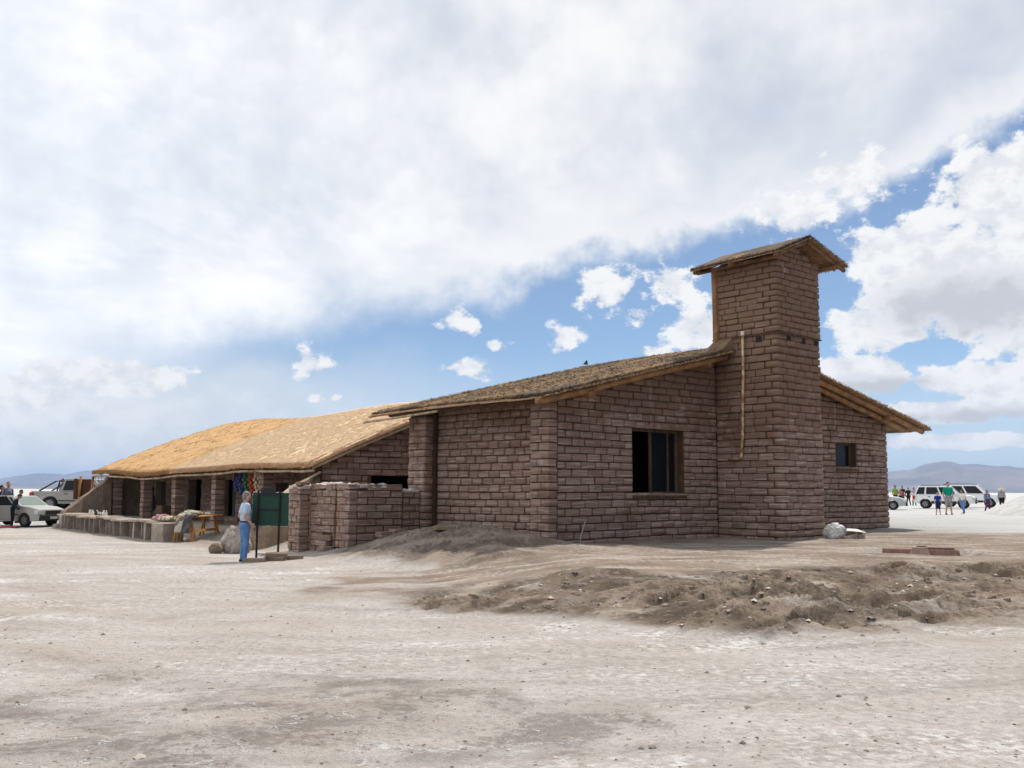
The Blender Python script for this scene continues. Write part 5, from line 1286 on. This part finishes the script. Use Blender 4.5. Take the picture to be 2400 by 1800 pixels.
# on the salt at the right
person('person', 'man in green t-shirt and patterned shorts holding a boy by the hand', atx(23.15, 52.35, -.01), R(178), 1.72, dict(shirt=GN, pants=PT, skin=SKIN2, hair=simple('hair_cap', (.02, .02, .025), .8)), dict(wrR=(.27, .06, .92), elR=(.26, -.02, 1.15), ankL=(-.15, 0, .09), ankR=(.15, 0, .09), nod=.2), shorts=True, fat=1.12, voxel=.013)
person('person', 'boy in blue football shirt and shorts beside the man in green', atx(22.52, 52.2, -.01), R(176), 1.2, dict(shirt=BL, pants=cloth('navy_shorts', (.02, .02, .07)), skin=SKIN2), dict(ankL=(-.15, 0, .09), ankR=(.15, 0, .09)), shorts=True)
person('person', 'girl in white top and jeans with shoulder bag walking on the salt', atx(25.55, 55.9, -.01), R(120), 1.36, dict(shirt=WH, pants=jeans(), shoe=PR), dict(bend=.22, **WALK), hairlen=.22, sleeves='short')
person('person', 'girl in denim jacket and plum trousers walking beside the salt heap', atx(28.9, 60.0, -.01), R(190), 1.36, dict(shirt=cloth('denim', (.06, .10, .20), (.30, .30, .34), 5), pants=PR), dict(**WALK), sleeves='long', hairlen=.1)
hatp = person('person', 'person in straw hat and patterned sweater beside the salt heap', atx(33.0, 66.5, .0), R(150), 1.5, dict(shirt=PT, pants=BK), sleeves='long', fat=1.12)
MB().lathe([(.27, 1.655), (.28, 1.675), (.13, 1.71), (.105, 1.78), (.06, 1.80), (.002, 1.802)], 18).build('straw_hat', simple('hat_straw', (.62, .52, .36), .85), hatp, smooth=True); bpy.data.objects['straw_hat'].rotation_euler = (R(-14), 0, 0); bpy.data.objects['straw_hat'].location = (0, -.40, .03)
person('person', 'person in lime green top standing behind the silver sedan', atx(29.15, 75.0, .0), R(200), 1.72, dict(shirt=cloth('lime', (.22, .42, .05)), pants=cloth('maroon', (.12, .03, .04)), hair=simple('hair_red', (.25, .05, .04), .8)))
for i, (xx, yy, hh, sm_, pm, rz, lb) in enumerate([(36.45, 92.5, 1.55, cloth('rose', (.45, .16, .16)), DN, 170, 'person in rose top at the edge of the distant group'), (36.9, 93.2, 1.80, DN, BK, 185, 'tall person in navy in the distant group'), (37.05, 92.2, 1.66, BK, BK, 150, 'person in black leaning in the distant group'), (37.5, 92.0, 1.66, cloth('pale_grey', (.40, .39, .40)), BK, 200, 'person in grey top with hands on hips in the distant group')]):
    person('person', lb, atx(xx, yy), R(rz), hh, dict(shirt=sm_, pants=pm), dict(ankL=(-.18, 0, .09), ankR=(.18, .0, .09), **(dict(elL=(-.38, -.08, 1.18), wrL=(-.2, .02, 1.02), elR=(.38, -.08, 1.18), wrR=(.2, .02, 1.02)) if i == 3 else {})), voxel=.022, group='people in the distant group')

# ------------------------------------------------------------------ cars
def car_paint(name, col, dirt=.3):
    m, n, b = newmat(name); p = opos(n); x, y, z = n.xyz(p); f = n.noise(p, 3, 5, .6)
    d = n.mul(n.smooth(n.add(z, n.mul(n.sub(f, .5), .9)), .75, .15), dirt)
    n.put(b.inputs['Base Color'], n.mix(d, n.mix(n.mul(n.smooth(f, .4, .7), dirt * .5), col, (.42, .37, .31)), (.33, .27, .215)))
    n.put(b.inputs['Roughness'], n.lin(f, .3, .7, .28, .5)); b.inputs['Specular IOR Level'].default_value = .5; b.inputs['Coat Weight'].default_value = .25 * (1 - dirt); b.inputs['Coat Roughness'].default_value = .15
    return m
M_TYRE = simple('tyre', (.02, .019, .018), .9); M_RIM = simple('rim', (.26, .26, .27), .45, .3, 5, .5); M_RUSTRIM = simple('steel_rim', (.20, .17, .15), .7, .3, 5); M_PLAST = simple('dark_plastic', (.03, .03, .032), .6); M_LAMP = simple('lamp_glass', (.55, .55, .53), .15, spec=.6); M_TAIL = simple('tail_red', (.42, .02, .02), .25, spec=.6); M_CARGLASS = m_glass('car_glass', (.018, .022, .025)); M_DUSTGLASS = m_glass('dusty_glass', (.20, .24, .22))
def car(label, loc, rz, paint, Lh, Wh, deck, bot, wx, wr, gh, belt, roofz, inset, rim=M_RIM, panes=((.05, .44), (.48, .95)), rails=False, clad=False, shield=M_CARGLASS, name='car', cat='car', bed=None, group=None, grille=True):
    E_ = empty(name, loc, rz, label, cat, group)
    # lower body outline with wheel arches
    pts = [(-Lh + .04, bot + .05), (-Lh, bot + .22)] + deck + [(Lh, bot + .25), (Lh - .05, bot + .05)]
    low = []
    ra = wr + .06
    for c_ in (wx[1], wx[0]):
        for k in range(13):
            an = math.pi * k / 12; low.append((c_ + ra * math.cos(an), max(bot, wr * .98 + ra * math.sin(an)) if 0 < k < 12 else bot))
    poly = pts + low; n = len(poly); vs = []; ys = [-Wh, -Wh + .05, Wh - .05, Wh]
    for y_ in ys:
        e = 0 if abs(y_) < Wh - .01 else .02
        for (px_, pz) in poly:
            tp = 1 - .11 * (abs(px_) / Lh) ** 5; tz = 1 - .05 * max(0, (pz - .55)) / .5
            vs.append((px_ * (1 - e / Lh), y_ * tp * tz, pz - (e * .8 if pz > .5 else 0)))
    fs = [tuple(range(n)), tuple(range(4 * n - 1, 3 * n - 1, -1))]
    for s_ in range(3):
        for i in range(n): fs.append((s_ * n + i, s_ * n + (i + 1) % n, (s_ + 1) * n + (i + 1) % n, (s_ + 1) * n + i))
    body = MB().raw(vs, fs).build('body', paint, E_)
    # cabin
    xb0, xr0, xr1, xb1 = gh; wb, wt = Wh * .95, Wh * .95 - inset
    base = [(xb0, -wb, belt), (xb1, -wb, belt), (xb1, wb, belt), (xb0, wb, belt)]; top = [(xr0, -wt, roofz), (xr1, -wt, roofz), (xr1, wt, roofz), (xr0, wt, roofz)]
    cab = MB().hexa(base + top).build('cabin', paint, E_, bevel=.035, seg=2)
    def pane(q, u0, u1, v0, v1, name_, mat):
        a_, b_, c_, d_ = [Vector(p_) for p_ in q]           # bottom-left, bottom-right, top-right, top-left
        f_ = lambda u, v: (a_.lerp(b_, u)).lerp(d_.lerp(c_, u), v)
        nrm = (b_ - a_).cross(d_ - a_).normalized() * .007
        p4 = [f_(u0, v0) + nrm, f_(u1, v0) + nrm, f_(u1, v1) + nrm, f_(u0, v1) + nrm]; p4 += [p_ - nrm * 1.6 for p_ in p4]
        return MB().hexa(p4).build(name_, mat, E_)
    right = (base[0], base[1], top[1], top[0]); left = (base[2], base[3], top[3], top[2]); fr = (base[1], base[2], top[2], top[1]); rr_ = (base[3], base[0], top[0], top[3])
    for (u0, u1) in panes:
        pane(right, u0, u1, .06, .86, 'side_window', M_CARGLASS); pane(left, 1 - u1, 1 - u0, .06, .86, 'side_window', M_CARGLASS)
    pane(fr, .05, .95, .05, .92, 'windshield', shield); pane(rr_, .07, .93, .1, .88, 'rear_window', M_CARGLASS)
    # wheels
    for c_ in wx:
        for s_ in (-1, 1):
            w_ = empty('wheel', (c_, s_ * (Wh - .10), wr), 0); w_.parent = E_
            ty = MB().lathe([(wr * .60, -.09), (wr * .9, -.10), (wr, -.07), (wr, .07), (wr * .9, .10), (wr * .60, .09)], 22, None, 'Y', cap=False); ty.lathe([(wr * .60, .09), (wr * .60, -.09)], 22, None, 'Y', cap=False); ty.build('tyre', M_TYRE, w_, smooth=True)
            rm = MB().lathe([(.02, s_ * .055), (wr * .25, s_ * .065), (wr * .50, s_ * .045), (wr * .58, s_ * .085), (wr * .60, -s_ * .02)], 20, None, 'Y'); rm.build('rim', rim, w_, smooth=True)
            hb = MB()
            for k in range(5):
                an = k * 1.2566; hb.lathe([(.028, s_ * .05), (.028, s_ * .062)], 6, Matrix.Translation((math.cos(an) * wr * .40, 0, math.sin(an) * wr * .40)), 'Y')
            hb.build('rim_hole', M_PLAST, w_)
    # trim
    zb = bot + .2
    MB().box((Lh - .06, -Wh * .88, bot + .02), (Lh + .05, Wh * .88, bot + .28)).build('bumper', M_PLAST if clad or grille else paint, E_, bevel=.03)
    MB().box((-Lh - .05, -Wh * .88, bot + .02), (-Lh + .06, Wh * .88, bot + .28)).build('bumper', M_PLAST if clad or grille else paint, E_, bevel=.03)
    hz = deck[-1][1] - .10
    for s_ in (-1, 1):
        MB().box((Lh - .20, s_ * Wh * .83 - .17, hz - .09), (Lh + .012, s_ * Wh * .83 + .10 * (1 if s_ < 0 else 1) - .0, hz + .07)).build('headlight', M_LAMP, E_, bevel=.02)
        MB().box((-Lh - .012, s_ * Wh * .86 - .10, deck[0][1] - .34), (-Lh + .16, s_ * Wh * .86 + .085, deck[0][1] - .06)).build('tail_light', M_TAIL, E_, bevel=.02)
        MB().ell((xb1 - .32, s_ * (wb + .10), belt + .06), (.06, .10, .075), 10, 6).build('mirror', paint if clad else M_PLAST, E_, smooth=True)
        for (u0, u1) in panes[-2:]:
            xh = xb0 + (xb1 - xb0) * (u0 + .04); MB().box((xh, s_ * Wh * .985 - .012, belt - .16), (xh + .17, s_ * Wh * .985 + .012, belt - .125)).build('door_handle', M_PLAST, E_, bevel=.008)
            xg = xb0 + (xb1 - xb0) * (u1 + .02); MB().box((xg, s_ * Wh - .01 * s_ - .004, bot + .16), (xg + .012, s_ * Wh + .003, belt - .03)).build('door_seam', M_PLAST, E_)
        MB().box((wx[0] + ra, s_ * Wh - .015, .50), (wx[1] - ra, s_ * Wh + .012, .55)).build('side_moulding', M_PLAST, E_)
        if clad: MB().box((wx[0] + ra + .01, s_ * Wh - .02, bot - .01), (wx[1] - ra - .01, s_ * Wh + .014, bot + .16)).build('sill_cladding', M_PLAST, E_)
        if rails: MB().tube([(xr0 + .15, s_ * wt * .9, roofz + .02), (xr0 + .25, s_ * wt * .9, roofz + .065), (xr1 - .25, s_ * wt * .9, roofz + .065), (xr1 - .1, s_ * wt * .9, roofz + .02)], .022, 6).build('roof_rail', M_PLAST, E_, smooth=True)
    if grille: MB().box((Lh - .02, -Wh * .5, hz - .12), (Lh + .018, Wh * .5, hz + .06)).build('grille', M_PLAST, E_, bevel=.01)
    MB().box((Lh + .05, -.2, bot + .10), (Lh + .058, .2, bot + .21)).build('number_plate', simple('plate', (.6, .6, .6), .5), E_)
    return E_
P_OLD = car_paint('dusty_white', (.34, .33, .305), .6); P_WHITE = car_paint('white_paint', (.72, .72, .71), .18); P_SILVER = car_paint('dusty_silver', (.30, .275, .245), .5); P_GREY = car_paint('grey_paint', (.38, .40, .42), .15)
# pale dusty hatchback / sedan with an open door
SED = car('dusty pale sedan with its front door open beside the long bench', atx(-21.95, 43.9), R(-20), P_OLD, 2.08, .82, [(-2.05, .86), (-1.55, .92), (.80, .93), (1.55, .86), (2.04, .74)], .24, (-1.25, 1.28), .29, (-1.50, -.85, .42, 1.02), .90, 1.33, .14, M_RUSTRIM, ((.06, .20), (.23, .48), (.53, .90)), shield=M_DUSTGLASS)
dr = MB(); dr.box((-.98, -.03, .30), (0, .02, .90)); d_o = dr.build('open_door', P_OLD, SED, loc=(.72, -.84, 0), rot=(0, 0, R(38)), bevel=.02)
m = MB(); m.tube([(-.96, 0, .9), (-.80, .02, 1.30), (-.30, .02, 1.33), (-.02, 0, .92)], .022, 6); m.build('door_window_frame', P_OLD, d_o); MB().raw([(-.94, 0, .91), (-.79, .02, 1.29), (-.31, .02, 1.31), (-.05, 0, .92)], [(0, 1, 2, 3)]).build('door_glass', M_CARGLASS, d_o)
o = folded('red_cloth', atx(-21.6, 42.5, .0), (.9, .4, .07), simple('red_blanket', (.42, .08, .09), .9), .1, 'red cloth on the ground under the pale sedan', 'cloth', 44)
# silver pickup behind
PK = car('silver double cab pickup with roll bar parked behind the pale sedan', atx(-22.35, 52.0), R(2), P_SILVER, 2.6, .90, [(-2.58, 1.02), (-.95, 1.02), (1.15, 1.06), (2.2, 1.02), (2.56, .9)], .38, (-1.55, 1.6), .37, (-1.05, -.85, .60, 1.30), 1.02, 1.66, .12, M_RIM, ((.05, .40), (.46, .86)), name='pickup_truck', cat='pickup')
mb = MB()
for s_ in (-1, 1): mb.tube([(-1.25, s_ * .74, 1.02), (-1.15, s_ * .70, 1.55), (-1.35, s_ * .70, 1.52), (-2.15, s_ * .76, 1.03)], .042, 8)
mb.tube([(-1.15, -.70, 1.55), (-1.15, .70, 1.55)], .042, 8); mb.build('roll_bar', M_PLAST, PK, smooth=True)
# right-hand cars
car('small white off-roader with red tail lights and roof rails parked on the salt', atx(32.1, 73.2), R(-28), P_WHITE, 2.12, .87, [(-2.08, 1.02), (-1.9, 1.05), (.95, 1.05), (1.75, .99), (2.08, .84)], .36, (-1.28, 1.28), .35, (-2.02, -1.72, .45, 1.12), 1.02, 1.66, .14, M_RIM, ((.035, .22), (.26, .56), (.60, .93)), rails=True, clad=True, group='white cars parked on the salt')
car('large white off-roader parked behind the smaller white one', atx(37.0, 79.8), R(-30), P_WHITE, 2.4, .93, [(-2.36, 1.08), (-2.2, 1.10), (1.05, 1.10), (2.0, 1.05), (2.36, .9)], .40, (-1.45, 1.5), .38, (-2.3, -2.05, .65, 1.45), 1.07, 1.80, .14, M_RIM, ((.035, .25), (.29, .56), (.60, .92)), rails=True, clad=True, group='white cars parked on the salt')
car('grey sedan whose front shows past the hall corner', atx(24.6, 67.3), R(-24), P_GREY, 2.15, .86, [(-2.12, .92), (-1.5, .97), (.80, .95), (1.6, .86), (2.1, .70)], .24, (-1.3, 1.32), .31, (-1.75, -.95, .35, 1.05), .93, 1.42, .16, M_RIM, ((.08, .45), (.49, .9)))
# ------------------------------------------------------------------ haze: even thin air round the whole scene
def haze():
    lo, hi = (-26000, -2500, -40), (26000, 26000, 440)
    m = bpy.data.materials.new('haze'); m.use_nodes = True; n = NT(m.node_tree); m.node_tree.nodes.clear()
    v = n.new('ShaderNodeVolumePrincipled'); v.inputs['Color'].default_value = (.46, .66, 1.0, 1); v.inputs['Density'].default_value = HAZE; v.inputs['Anisotropy'].default_value = .0
    out = n.new('ShaderNodeOutputMaterial'); n.l.new(v.outputs[0], out.inputs['Volume'])
    o = MB().box(lo, hi).build('haze', m, None); tag(o, 'thin blue haze over the salt flat', 'haze', kind='stuff')
HAZE = 5.0e-5
haze()
